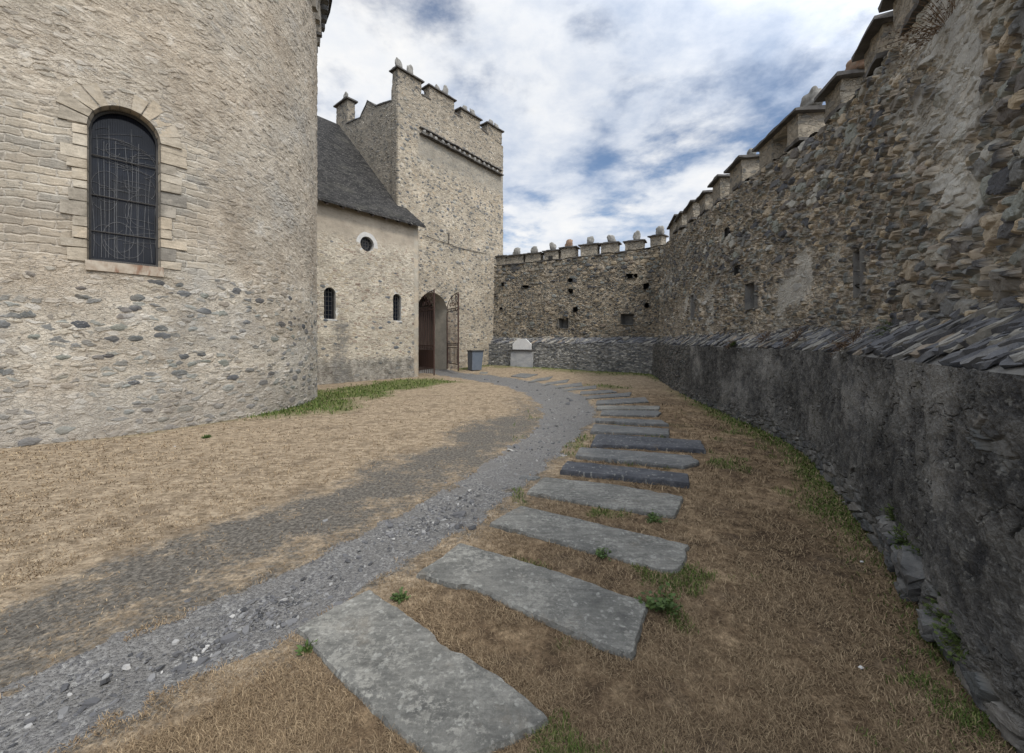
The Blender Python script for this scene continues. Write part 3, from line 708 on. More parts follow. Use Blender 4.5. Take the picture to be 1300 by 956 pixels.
sz=np.clip(.0047*np.exp(RNG.normal(0,.62,n))*1.0,.003,.034)*np.clip(Y/2.4,.9,3.2)**.75
many('gravel',m_stones,X,Y,ground(X,Y)-.018+sz*.12,rv,rf,np.stack([sz*RNG.uniform(.8,1.9,n),sz,sz*RNG.uniform(.3,.8,n)],-1),RNG.uniform(0,6.28,n),np.clip(RNG.beta(1.5,2.2,n),0,1),.9,('loose slate chips and gravel on the path',))

# ---------------------------------------------------------------- grave slabs
slab_img=[
 ([(468,746),(375,797),(478,905),(566,975),(700,912),(646,867)],m_slabA,.028,'large grey lichen spotted stone slab nearest the viewer, next to the gravel',None),
 ([(583,688),(560,706),(527,727),(620,752),(690,785),(803,832),(824,765),(700,722)],m_slabA,.034,'long grey slab with chipped front edge, second nearest in the row',None),
 ([(660,641),(620,664),(720,690),(846,724),(864,723),(877,692),(780,668)],m_slabA,.032,'pale grey slab with a crack along its far right edge, third nearest in the row',None),
 ([(690,605),(668,624),(760,640),(857,655),(868,630),(780,614)],m_slabA,.034,'wide grey slab split by lichen, fourth nearest, just before the narrow blue black slab',None),
 ([(719,585),(710,596),(790,604),(876,613),(874.5,601),(800,592)],m_slabB,.065,'narrow dark blue slate slab with a thick front edge, fifth nearest',None),
 ([(736,567),(730,578),(800,585),(868,591),(889,586),(877,578),(810,572)],m_slabC,.05,'grey slab with a pointed right end, sixth nearest',None),
 ([(757,551),(749,564),(820,566),(897,571),(890,559),(820,553)],m_slabB,.06,'dark slate slab reaching farthest to the right in the row, between two grey slabs',None),
 ([(754,538),(749,547),(850,551.5),(850,544)],m_slabC,.06,'grey slab with a dark undercut front edge, eighth nearest',None),
 ([(757,530),(756,534),(850,538.5),(840,533)],m_slabC,.055,'thin dark edged slab, ninth nearest, its left end raised off the ground',None),
 ([(764,520.5),(762,526),(834,527.5),(840,524),(836,521)],m_slabC,.04,'low grey slab with a rounded right end, touching the whitened slab beyond',None),
 ([(758,514.5),(757,519.5),(837,519.2),(838,515)],m_slabA,.04,'grey slab whitened with lichen at its right end',None),
 ([(758,508),(756,513),(824,509.6),(819,504)],m_slabC,.04,'smooth grey slab tilted up to the right just beyond the whitened slab',None),
 ([(747,502),(743,506),(800,502.2),(802,498)],m_slabC,.035,'small flat grey slab, first of the skewed slabs past the bend of the path',None),
 ([(737,497),(736,500),(784,497.6),(775,494.4)],m_slabC,.035,'dark edged short slab in the far skewed part of the row',None),
 ([(719.5,493),(715,496),(757,492.6),(757,489)],m_slabC,.03,'faint flat slab sunk in straw, fifth from the far end of the row',None),
 ([(708,489),(705,492),(740,489.5),(738,485.4)],m_slabC,.03,'blue grey flat slab, fourth from the far end of the row',None),
 ([(694,485.4),(690,488.5),(719.5,485),(723,481.2)],m_slabC,.03,'flat slab with a green tuft at its left end, third from the far end of the row',None),
 ([(681,480.5),(670.5,485),(697,481.5),(702,477.6)],m_slabC,.03,'bluish sunken slab, second from the far end of the row',None),
 ([(661,473.3),(648.5,477.4),(667,479.5),(683,475.2)],m_slabC,.03,'farthest slab of the row, sunk in straw in front of the back rampart',None),
]
SG='stone grave slabs laid beside the path'
slab_polys=[]
def make_slab(quad,mat,up,label,group,name='stone_slab',seed=0):
    P=np.array([px2g(a,b,up) for a,b in quad]);c0=P.mean(0)
    P=P[np.argsort(np.arctan2(P[:,1]-c0[1],P[:,0]-c0[0]))]   # ccw
    r=np.random.default_rng(seed);out=[];d=np.hypot(*c0)
    m=len(P)
    for i in range(m):
        a=P[i];b=P[(i+1)%m];L=np.linalg.norm(b-a);k=max(2,int(L/.035));t=(b-a)/(L+1e-9);nn=np.array([t[1],-t[0]])
        for j in range(k):
            q=j/k;p=a+(b-a)*q
            w=(fbm(np.array([p[0]*5+seed]),np.array([p[1]*5]),3,seed)[0]-.5)*.014+(fbm(np.array([p[0]*22+seed]),np.array([p[1]*22]),2,seed)[0]-.5)*.016-.05*max(0,float(fbm(np.array([p[0]*6.5+seed*2]),np.array([p[1]*6.5]),2,seed+9)[0])-.68)/.3+(r.random()-.5)*.006
            if j==0:p=p+(c0-p)/np.linalg.norm(c0-p)*.008
            out.append(p+nn*w*(.4 if j in(0,k-1) else 1))
    O=np.array(out);slab_polys.append([tuple(p) for p in O]);n=len(O)
    # plane through the ground under the slab
    A=np.c_[P,np.ones(len(P))];zz=ground(P[:,0],P[:,1]);co=np.linalg.lstsq(A,zz,rcond=None)[0]
    if len(P)<=3:co=np.array([0,0,zz.mean()])
    def zt(q):return q@co[:2]+co[2]+up
    V=[];
    def ring(q,dz,rough=0):
        z=zt(q)+dz+(fbm(q[:,0]*9,q[:,1]*9,2,seed+5)-.5)*rough
        V.append(np.c_[q,z])
    ring(O,-up-.06);ring(O+(O-c0)*0,-.022,.006)
    e=.010
    inn=O+(c0-O)/np.linalg.norm(c0-O,axis=1)[:,None]*e;ring(inn,-.002,.006)
    levels=[.08,.25,.5,.75,.93]
    for l in levels:
        q=inn+(c0-inn)*l;ring(q,0,.012)
    V.append(np.array([[c0[0],c0[1],zt(c0)]]))
    R=3+len(levels);Fc=[]
    for k in range(R-1):
        for i in range(n):Fc.append((k*n+i,k*n+(i+1)%n,(k+1)*n+(i+1)%n,(k+1)*n+i))
    for i in range(n):Fc.append(((R-1)*n+i,(R-1)*n+(i+1)%n,R*n))
    mb=MB();mb.add(np.vstack(V),Fc)
    o=mb.build(name,mat);recenter(o);return tag(o,label,'stone slab' if name=='stone_slab' else 'flat stone',group)
for k,(q,mt,up,lb,_) in enumerate(slab_img):make_slab(q,mt,up,lb,SG,seed=k+3)
make_slab([(664,602),(658,605),(678,609),(688,605)],m_slabC,.015,'small pale flat stone at the gravel edge beside the fourth slab',None,'flat_stone',60)
make_slab([(610,471.6),(608,474),(618,474.2),(620,471.8)],m_slabA,.02,'small pale square stone plate in the grass in front of the bin',None,'flat_stone',61)

# ---------------------------------------------------------------- grass
def in_slabs(X,Y):
    m=np.zeros(X.shape,bool)
    for p in slab_polys:
        a=np.array(p)
        bb=(X>a[:,0].min())&(X<a[:,0].max())&(Y>a[:,1].min())&(Y<a[:,1].max())
        if bb.any():
            ix=np.where(bb)[0];m[ix]|=inpoly(X[ix],Y[ix],p[::1])
    return m
def wall_side(X,Y):
    """True on the yard side of every wall"""
    t=np.interp(Y,pl_pts[::-1,1][np.argsort(pl_pts[::-1,1])],pl_pts[::-1,0][np.argsort(pl_pts[::-1,1])])
    xr=np.interp(Y,right_pts[::-1,1],right_pts[::-1,0])
    ok=X<xr-.01
    ok&=np.hypot(X-AC[0],Y-AC[1])>AR
    dx=X-K0[0];dy=Y-K0[1];ok&=~((dx*NF[0]+dy*NF[1]<0)&(dx*U[0]+dy*U[1]<.0))
    dx=X-T0[0];dy=Y-T0[1];ok&=~(dx*NF[0]+dy*NF[1]<0.02)
    w=(C1-C0);nb=np.array([w[1],-w[0]])/np.hypot(*w);ok&=((X-C0[0])*nb[0]+(Y-C0[1])*nb[1])>.02
    return ok
def blades(name,mat,X,Y,Ln,tilt,tone,label,wk=.55):
    n=len(X);Z=ground(X,Y);D=np.hypot(X,Y)
    a=RNG.uniform(0,2*math.pi,n);W=np.maximum(.0016,D*PXW*wk)*.5
    dx,dy=np.cos(a),np.sin(a);hor=Ln*np.cos(tilt);ver=Ln*np.sin(tilt)
    b=a+math.pi/2;wx,wy=np.cos(b)*W,np.sin(b)*W
    cur=RNG.uniform(-.35,.35,n)
    p0=np.stack([X-wx,Y-wy,Z-.006],-1);p1=np.stack([X+wx,Y+wy,Z-.006],-1)
    mx=X+dx*hor*.55+wx/W*Ln*cur*.3;my=Y+dy*hor*.55+wy/W*Ln*cur*.3;mz=Z+ver*.65
    p2=np.stack([mx+wx*.8,my+wy*.8,mz],-1);p3=np.stack([mx-wx*.8,my-wy*.8,mz+W*.3],-1)
    p4=np.stack([X+dx*hor,Y+dy*hor,Z+ver*RNG.uniform(.55,1.05,n)],-1)
    Vb=np.stack([p0,p1,p2,p3,p4],1).reshape(-1,3);o=np.arange(n)*5
    mb=MB();mb.add(Vb,np.stack([o,o+1,o+2,o+3],-1),None,tone=np.repeat(tone,5))
    mb.f.append((0,np.stack([o+3,o+2,o+4],-1)))
    return tag(mb.build(name,mat),label,kind='stuff')
def pts_ok(X,Y,pathmargin=.0):
    return wall_side(X,Y)&~in_slabs(X,Y)&(path_sd(X,Y)>pathmargin)
X,Y=scatter_img(330000,-60,1290,500,990)
k=pts_ok(X,Y,-.03);X,Y=X[k],Y[k]
cl=fbm(X*5,Y*5,3,61);br=brown_f(X,Y);dt=polyd(X,Y,dirt_line)
k=(RNG.random(len(X))<sst(.28,.6,cl)*.75+.15)&(RNG.random(len(X))<np.where(br>.3,1,.62))&((dt>.6)|(RNG.random(len(X))<.10))
X,Y,br,cl=X[k],Y[k],br[k],cl[k];n=len(X);print('straw',n)
blades('dry_grass',m_straw,X,Y,RNG.uniform(.018,.05,n)*np.where(br>.3,1.25,.75)*np.clip(Y/3,.9,1.8),np.radians(RNG.uniform(4,40,n)),
   np.clip(RNG.beta(2,2.4,n)*np.where(br>.3,.74,.80)+.15*(cl-.5),0,1),'straw coloured dry grass covering the lawn',.5)
X,Y=scatter_img(420000,300,1290,466,990)
k=pts_ok(X,Y,.03);X,Y=X[k],Y[k];g=green_f(X,Y);k=RNG.random(len(X))<g**1.4*.95;X,Y=X[k],Y[k];n=len(X);print('green',n)
blades('green_grass',m_grass,X,Y,RNG.uniform(.025,.07,n)*np.clip(Y/5,.75,1.6),np.radians(RNG.uniform(25,80,n)),np.clip(RNG.beta(2,2,n),0,1),'green grass growing along the wall foot and beside the apse',.7)

# ---------------------------------------------------------------- masonry parts
def coping_block(mb,c,s,z,hs,t_in,t_out,hz,seed,jit=.006,n=(5,3,1),pitch=0.0):
    """flat slab along curve c centred at s; t_in/t_out = reach to the viewer's side / away"""
    p=c.pos(s);d=c.tan(s);nn=c.nor(s);mid=(t_in-t_out)/2;half=(t_in+t_out)/2
    cen=np.array([*(p+nn*mid),z]);add_slabgrid(mb,cen,(*(d*hs),pitch*hs),(*(nn*half),0),(0,0,hz),n,jit,seed)
def finial(parent,c,s,off,z,w,h,mat=None,seed=0,flat=.55):
    p=c.pos(s)+c.nor(s)*off;d=c.tan(s);nn=c.nor(s);mb=MB()
    add_rock(mb,(*p,z+h*.42),(*(d*w),.25*w*((seed%5)/2-1)),(*(nn*w*flat),0),(*(d*h*.12*((seed%3)-1)),h*.58),seed,2,.34)
    return mb.build('finial_stone',mat or m_finial,parent,smooth=True)
def merlon(parent,c,s0,s1,z0,z1,thick,mat,seed,capo=.10,capt=.035,inset=.03,fin=(),hole=None,capz2=True):
    sm=(s0+s1)/2;hs=(s1-s0)/2;p=c.pos(sm);d=c.tan(sm,.15);nn=c.nor(sm);mb=MB()
    cen=np.array([*(p-nn*(thick/2+inset)),(z0+z1)/2])
    if hole is None:
        add_slabgrid(mb,cen,(*(d*hs),0),(*(nn*thick/2),0),(0,0,(z1-z0)/2),(max(4,int(hs*16)),5,max(5,int((z1-z0)*10))),.014,seed)
    else:   # opening through the merlon: jambs, lintel
        a,b,zl=hole
        for(q0,q1,y0,y1) in((s0,a,z0,z1),(b,s1,z0,z1),(a,b,zl,z1)):
            pm_=c.pos((q0+q1)/2);cc=np.array([*(pm_-nn*(thick/2+inset)),(y0+y1)/2])
            add_slabgrid(mb,cc,(*(d*(q1-q0)/2),0),(*(nn*thick/2),0),(0,0,(y1-y0)/2),(4,4,5),.008,seed+int(q0*10))
    o=mb.build('merlon',mat,parent)
    mb=MB();sg=int(max(4,hs*14))
    coping_block(mb,c,sm,z1+capt,hs+capo,capo-inset,thick+inset+capo,capt,seed+1,.010,(sg,4,1))
    if capz2:coping_block(mb,c,sm,z1+capt*2.7,hs*.72,-inset,thick*.9,capt*.7,seed+2,.008,(sg,4,1))
    mb.build('cap_slab',m_cap,o)
    for(fs,fw,fh,fm) in fin:
        finial(o,c,s0+(s1-s0)*fs,-(thick/2+inset),z1+capt*(3.2 if capz2 else 1.9)+.03,fw*1.4,fh*1.0,fm,seed+int(fs*50)+7)
    return o
def loophole(parent,c,s0,z0,hw,hh,depth=.45,seed=0,tap=.7,front=.04,dark=True):
    mb=MB();o=[(-hw,-hh),(hw,-hh),(hw,hh),(-hw,hh)];V=[]
    for dd,t in((front,1.06),(-.12,.97),(-depth,tap)):
        for a,b in o:V.append(P3(c,s0+a*t,z0+b*t,dd))
    Fc=[]
    for k in range(2):
        for i in range(4):Fc.append((k*4+(i+1)%4,k*4+i,(k+1)*4+i,(k+1)*4+(i+1)%4))
    Fc.append((8,9,10,11));mb.add(V,Fc)
    return mb.build('loophole',m_reveal if not dark else m_dark,parent)

# ================================================================= tower
tower=empty('square_tower',(*T0,0),'tall square battlemented stone tower with arched gateway at its foot','tower')
TS=s_samples(tower_c,0,TL+TF+.02,1.05)
TS=np.unique(np.concatenate([TS,[TL-.03,TL,TL+.03]]))
SILL=13.62
def tower_top(s):
    k=TL-s
    left=np.interp(k,[0,.42,.43,1.8,2.48,3.2,3.25,6],[SILL,SILL,12.85,13.12,13.62,13.0,13.05,13.35])
    return np.where(s>TL,np.interp(s-TL,[0,5.4,6.4,7.5],[SILL,SILL,13.45,13.3]),left)
AGs=float(tower_c.hit(567)-.95);GZS=3.08
holes=[arch_sdf(AGs,-.5,GZS,.95)]
sl=[(590.5,222,.05,.35),(578.5,248,.035,.26)]
slit=[(*tower_c.sz(a,b),w,h) for a,b,w,h in sl]
for q in slit:holes.append(rect_sdf(*q))
mb=MB();add_wall(mb,tower_c,TS,-.3,tower_top(TS),330,None,holes)
S2=np.array([TL+TF+.02,TL+TF+2,TL*2+TF,TL*2+TF+TF/2,tower_c.L]);add_wall(mb,tower_c,S2,-.3,13.4,12)
# wall head and inner parapet face
inner=tower_c.offset(-.42)
for (a,b) in((TS[:-1],TS[1:]),):
    zt=tower_top(TS);po=tower_c.pos(TS);no=tower_c.nor(TS);pi=po-no*.42
    Vt=np.concatenate([np.c_[po,zt-.01],np.c_[pi,zt-.01],np.c_[pi,zt-1.6]]);n=len(TS);i=np.arange(n-1)
    mb.add(Vt,np.concatenate([np.stack([i,i+1,i+1+n,i+n],-1),np.stack([i+n,i+1+n,i+1+2*n,i+2*n],-1)]),np.concatenate([np.c_[TS,zt],np.c_[TS,zt+.42],np.c_[TS,zt+2]]))
rc=[T0+VV*TL,T0,T0+U*TF,T0+U*TF+VV*TL]
mb.add([(*p,12.0) for p in rc],[(0,1,2,3)])
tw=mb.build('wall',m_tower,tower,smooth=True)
for q in slit:
    m2=MB();s0,z0,hw,hh=q
    V=[P3(tower_c,s0+a*hw,z0+b*hh,d) for d in(.03,-.3) for a,b in((-1,-1),(1,-1),(1,1),(-1,1))]
    m2.add(V,[(1,0,4,5),(2,1,5,6),(3,2,6,7),(0,3,7,4),(4,5,6,7)]);m2.build('arrow_slit',m_dark,tower)
# merlons of the front
def tm(x0,x1,y,fins,zc=None,seed=0,left=False):
    s0=tower_c.hit(x0) if not left else TL+.0;s1=tower_c.hit(x1)
    z1=H+(HY-y)/F*tower_c.pos(s0+.1)[1]
    return merlon(tower,tower_c,s0,s1,float(tower_top(np.array(s0+.2)))-.03,z1,.43,m_merlon_t,seed,.11,.03,.0,fins)
fz=.13
tm(506,535,88,[(.15,fz,.52,None),(.62,fz,.55,None)],seed=101,left=True)
tm(545,576.5,110.5,[(.42,.11,.34,None),(.74,.13,.58,None)],seed=102)
tm(585,609.5,139.5,[(.35,.12,.38,None),(.75,.13,.42,None)],seed=103)
tm(618.5,637.2,157.5,[(.4,.12,.36,None),(.8,.12,.36,None)],seed=104)
# corner return of the first merlon stands on the taller wall, far-left merlon
merlon(tower,tower_c,TL-5.75,TL-4.55,13.0,14.55,.43,m_merlon_t,105,.12,.035,.0,[(.5,.13,.5,None)])
def coping(parent,c,s0,s1,zf,t_in=.08,t_out=.46,hz=.03,seed=0,name='coping'):
    mb=MB();n=max(1,int((s1-s0)/.55));e=np.linspace(s0,s1,n+1)
    for i in range(n):
        a,b=e[i],e[i+1];z0,z1=float(zf(a)),float(zf(b))
        coping_block(mb,c,(a+b)/2,(z0+z1)/2+hz+.012*(i%2),(b-a)/2*1.03,t_in,t_out,hz,seed+i,.008,(4,3,1),pitch=(z1-z0)/(b-a))
    return mb.build(name,m_cap,parent)
tt_=lambda s:tower_top(np.array(s))
for a,b in((535,546),(576.5,586),(609.5,619)):coping(tower,tower_c,tower_c.hit(a),tower_c.hit(b),tt_,seed=int(a))
coping(tower,tower_c,TL-1.78,TL-.46,tt_,seed=71);coping(tower,tower_c,TL-2.48,TL-1.8,tt_,seed=72);coping(tower,tower_c,TL-3.2,TL-2.5,tt_,seed=73);coping(tower,tower_c,TL-4.6,TL-3.2,tt_,seed=74)
# slate string course carried on small corbels
a0,az0=tower_c.sz(532,166);a1,az1=tower_c.sz(635,221)
mb=MB()
for lev,dz,ti in((0,.16,.20),(1,-.14,.26)):
    nS=17
    for i in range(nS):
        s=a0+(a1-a0)*(i+.5)/nS;z=az0+(az1-az0)*(i+.5)/nS+dz+random.uniform(-.015,.015)
        coping_block(mb,tower_c,s,z,(a1-a0)/nS*.56,ti+random.uniform(-.03,.03),.05,.026,300+i+lev*40,.012,(4,2,1))
sc_o=mb.build('string_course',m_cap,tower)
mb=MB()
for i in range(15):
    s=a0+(a1-a0)*(i+.6)/15.5+random.uniform(-.05,.05);z=az0+(az1-az0)*(i+.5)/15
    p=tower_c.pos(s);d=tower_c.tan(s);nn=tower_c.nor(s)
    add_rock(mb,(*(p+nn*.06),z),(*(d*.095),0),(*(nn*.12),0),(0,0,.115),i,1,.2)
mb.build('corbel_stones',m_finial,sc_o,smooth=True)
# gateway passage
def outline(s0,zb,zs,hw,n=22):
    return [(s0-hw,zb)]+[(s0-hw*math.cos(t),zs+hw*math.sin(t)) for t in np.linspace(0,math.pi,n)]+[(s0+hw,zb)]
def tunnel(name,c,ol,d0,d1,mat,parent,grow=0.0,steps=6,smooth=False):
    mb=MB();n=len(ol);V=[];UVs=[]
    p=c.pos(AGs if name=='passage' else ol[0][0])
    smid=(ol[0][0]+ol[-1][0])/2;pm_=c.pos(smid);d=c.tan(smid);nn=c.nor(smid)
    L=np.r_[0,np.cumsum(np.hypot(*np.diff(np.array(ol),axis=0).T))]
    for k in range(steps+1):
        dd=d0+(d1-d0)*k/steps
        for i,(s,z) in enumerate(ol):
            q=pm_+d*(s-smid)+nn*dd;V.append((*q,z));UVs.append((L[i],dd))
    Fc=[]
    for k in range(steps):
        for i in range(n-1):Fc.append((k*n+i,(k+1)*n+i,(k+1)*n+i+1,k*n+i+1))
    mb.add(V,Fc,UVs);return mb.build(name,mat,parent,smooth=smooth)
ol=outline(AGs,-.2,GZS,.95)
passage=tunnel('passage',tower_c,ol,.03,-1.15,m_passage,tower)
mb=MB();n=len(ol);pm_=tower_c.pos(AGs);d=tower_c.tan(AGs);nn=tower_c.nor(AGs)
for i in range(9):
    x=-.95+1.9*(i+.5)/9;hh=GZS+math.sqrt(max(.02,.95**2-x*x))+.05
    q=pm_+d*x-nn*1.06;add_box(mb,(*q,hh/2),(*(d*.1),0),(*(nn*.03),0),(0,0,hh/2))
mb.build('inner_door',m_oak,tower)
mb=MB();q=pm_-nn*.55;add_box(mb,(*q,.02+.0),(*(d*.94),0),(*(nn*.53),0),(0,0,.03));mb.build('threshold',m_reveal,tower)

# gate leaves
def spiral(mb,P,ex,ez,r0,turns,sgn=1,rad=.014,ph=0,n=26):
    pts=[]
    for i in range(n):
        t=i/(n-1);r=r0*(1-.82*t);a=ph+sgn*turns*2*math.pi*t
        pts.append(P+ex*(r*math.cos(a))+ez*(r*math.sin(a)))
    add_tube(mb,pts,rad,5)
def gate(hinge,free,label,plate):
    hx=np.array([*hinge,0.]);fx=np.array([*free,0.]);ex=fx-hx;W=np.linalg.norm(ex);ex/=W;ez=np.array([0,0,1.]);g=float(ground(hinge[0],hinge[1]))+.05
    root=empty('gate_leaf',(hx[0],hx[1],g),label,'gate','rusty iron gate leaves of the gateway')
    mb=MB()
    add_tube(mb,[fx+ez*g,fx+ez*3.86],.035,6);add_tube(mb,[fx+ez*3.86,fx+ez*3.95],[.045,.01],6)
    add_tube(mb,[hx+ez*g,hx+ez*3.1],.035,6)
    for z in(.32,1.12,1.34,2.95,3.08):add_tube(mb,[hx+ez*(g+z),fx+ez*(g+z)],.02,5)
    mb.build('frame',m_rust,root)
    nb=9
    for i in range(1,nb):
        mb=MB();b=hx+ex*W*i/nb;add_tube(mb,[b+ez*(g+.05),b+ez*(g+3.05)],.013,5);mb.build('bar',m_rust,root)
    mb=MB()
    if plate:
        c=(hx+fx)/2+ez*(g+.72);pn=np.cross(ex,ez);add_box(mb,c,ex*W/2*.97,pn*.004,ez*.38);mb.build('kick_plate',m_rust,root);mb=MB()
    else:
        for i in range(8):
            P=hx+ex*W*(i+.5)/8+ez*(g+.72);add_tube(mb,[P-ez*.36,P+ez*.36],.012,4)
        mb.build('lower_bars',m_rust,root);mb=MB()
    for i in range(8):
        mb=MB();P=hx+ex*W*(i+.5)/8+ez*(g+1.23);spiral(mb,P,ex,ez,.085,1,1,.011,0,14);mb.build('scroll',m_rust,root)
    for i in range(6):
        mb=MB();P=hx+ex*W*(i+.5)/6+ez*(g+3.02);spiral(mb,P,ex,ez,.09,1,1,.011,0,12);mb.build('scroll',m_rust,root)
    mb=MB()
    # crest: quarter arch sweeping down from the free stile to the hinge
    arc=[hx+ex*W*(1-math.cos(t))+ez*(g+3.08+.72*math.sin(t)) for t in np.linspace(0,math.pi/2,14)]
    add_tube(mb,arc,.018,5)
    spiral(mb,fx-ex*.28+ez*(g+3.55),ex,ez,.24,1.6,1,.017,0);spiral(mb,fx-ex*.75+ez*(g+3.32),ex,ez,.2,1.5,-1,.016,math.pi)
    spiral(mb,fx-ex*1.15+ez*(g+3.25),ex,ez,.14,1.4,1,.015,0);spiral(mb,fx-ex*.45+ez*(g+3.25),ex,ez,.13,1.4,-1,.014,1)
    spiral(mb,fx-ex*.12+ez*(g+3.3),ex,ez,.10,1.4,1,.014,2);spiral(mb,fx-ex*.95+ez*(g+3.6),ex,ez,.11,1.3,1,.014,2)
    mb.build('scroll_crest',m_rust,root)
    return root
gate(P3(tower_c,AGs-.93,0,.04)[:2],(-3.48,18.3),'open wrought iron gate leaf with dark kick plate, standing at the chapel corner',True)
gate(P3(tower_c,AGs+.95,0,.05)[:2],(-2.59,19.8),'open wrought iron gate leaf with see-through bars, folded out towards the bin',False)

# cable on the tower
s0,z0=tower_c.sz(536,299);s1,z1=tower_c.sz(616,322);mb=MB()
pts=[P3(tower_c,s0+(s1-s0)*t,z0+(z1-z0)*t-.12*math.sin(math.pi*t)*(1 if t>.4 else .6),.09) for t in np.linspace(0,1,16)]
add_tube(mb,pts,.016,5);q,zq=tower_c.sz(568.5,296);add_tube(mb,[P3(tower_c,q,zq,.09),P3(tower_c,q,zq-.55,.09)],.022,5)
o=mb.build('electric_cable',m_iron);recenter(o);tag(o,'thin dark cable slung across the tower face above the gateway','cable')

# ================================================================= chapel
chapel=empty('chapel',(*K0,0),'low chapel with steep slate roof and round window between apse and tower','building')
CS=s_samples(chapel_c,0,chapel_c.L,1.2);EAVE=6.78
def small_window(c,x0,x1,yt,yb,parent,surw,sur_mat,seed,bars=5):
    sa,sb=c.hit(x0),c.hit(x1);s0=(sa+sb)/2;hw=(sb-sa)/2;Y=c.pos(s0)[1]
    zt=H+(HY-yt)/F*Y;zb=H+(HY-yb)/F*Y;zs=zt-hw
    return s0,zb,zs,hw
wA=small_window(chapel_c,410.5,425.5,365,405,None,0,None,0);wB=small_window(chapel_c,498,508.5,373,407,None,0,None,0)
oc_s,oc_z=chapel_c.sz(465.5,310);oc_r=.30
holes=[arch_sdf(*wA),arch_sdf(*wB),circ_sdf(oc_s,oc_z,oc_r)]
mb=MB();add_wall(mb,chapel_c,CS,-.3,EAVE+.25,190,None,holes);mb.build('wall',m_chapel,chapel,smooth=True)
def ring_surround(mb,c,outl,wd,off=.02,depth=.02):
    """flat band around an outline"""
    O=np.array(outl);cen=np.array([(O[:,0].min()+O[:,0].max())/2,(O[:,1].min()+O[:,1].max())/2])
    n=len(O);T=np.gradient(O,axis=0);T/=np.linalg.norm(T,axis=1)[:,None]+1e-9;N_=np.stack([-T[:,1],T[:,0]],-1)
    if ((N_*(O-cen)).sum(1)).mean()<0:N_=-N_
    W=wd*(1+.5*(fbm(O[:,0]*7,O[:,1]*7,2,3)-.5))
    O2=O+N_*W[:,None];V=[P3(c,a,b,off) for a,b in O]+[P3(c,a,b,off) for a,b in O2]+[P3(c,a,b,off-depth-.05) for a,b in O2]
    Fc=[]
    for i in range(n-1):Fc+=[(i,i+1,n+i+1,n+i)[::-1],(n+i,n+i+1,2*n+i+1,2*n+i)[::-1]]
    mb.add(V,Fc)
def build_window(c,w,depth,parent,sw,name='arched_window',nbars=4,label=None):
    s0,zb,zs,hw=w;ol=outline(s0,zb,zs,hw,18)
    # surround is the thing's frame; reveal, glass, bars hang from it
    mb=MB();ring_surround(mb,c,ol,sw,.035,.03);o=mb.build(name,m_surr,parent)
    r=tunnel('reveal',c,ol,.035,-depth,m_surr,o)
    mb=MB();pm_=c.pos(s0);d=c.tan(s0);nn=c.nor(s0);V=[(*(pm_+d*(a-s0)-nn*(depth-.03)),b) for a,b in ol]
    mb.add(V,[tuple(range(len(ol)))[::-1]]);mb.build('pane',m_glass,o)
    mb=MB();add_box(mb,(*(pm_-nn*.04),zb-.03),(*(d*(hw+.04)),0),(*(nn*.09),0),(0,0,.03));mb.build('sill',m_surr,o)
    mb=MB()
    for i in range(1,nbars):
        x=-hw+2*hw*i/nbars;zt=zs+math.sqrt(max(0,hw*hw-x*x));q=pm_+d*x-nn*.07;add_tube(mb,[(*q,zb),(*q,zt)],.009,4)
    zz=zb+.16
    while zz<zs+hw*.7:
        h_=hw if zz<zs else math.sqrt(hw*hw-(zz-zs)**2);a=pm_-d*h_-nn*.075;b=pm_+d*h_-nn*.075;add_tube(mb,[(*a,zz),(*b,zz)],.009,4);zz+=.17
    ar=[(*(pm_+d*(a-s0)*.93-nn*.08),zs+(b-zs)*.95 if b>zs else b) for a,b in ol];add_tube(mb,ar,.02,4)
    mb.build('grille',m_iron,o);return o
build_window(chapel_c,wA,.22,chapel,.17);build_window(chapel_c,wB,.22,chapel,.20)
ol=[(oc_s-oc_r*math.cos(t),oc_z+oc_r*math.sin(t)) for t in np.linspace(0,2*math.pi,34)]
mb=MB();ring_surround(mb,chapel_c,ol,.17,.035,.03);ow=mb.build('round_window',m_surr,chapel);tunnel('reveal',chapel_c,ol,.035,-.2,m_surr,ow)
mb=MB();pm_=chapel_c.pos(oc_s);d=chapel_c.tan(oc_s);nn=chapel_c.nor(oc_s)
mb.add([(*(pm_+d*(a-oc_s)-nn*.17),b) for a,b in ol[:-1]],[tuple(range(33))[::-1]]);mb.build('pane',m_glass,ow)
mb=MB()
for i in range(-2,3):
    x=i*.11;h_=math.sqrt(max(0,oc_r**2-x*x))
    q=pm_+d*x-nn*.1;add_tube(mb,[(*q,oc_z-h_),(*q,oc_z+h_)],.009,4)
    a=pm_-d*h_-nn*.1;b=pm_+d*h_-nn*.1;add_tube(mb,[(*a,oc_z+x),(*b,oc_z+x)],.009,4)
for r_ in(.28,.16):add_tube(mb,[(*(pm_+d*r_*math.cos(t)-nn*.11),oc_z+r_*math.sin(t)) for t in np.linspace(0,2*math.pi,20)],.012,4)
mb.build('grille',m_iron,ow)
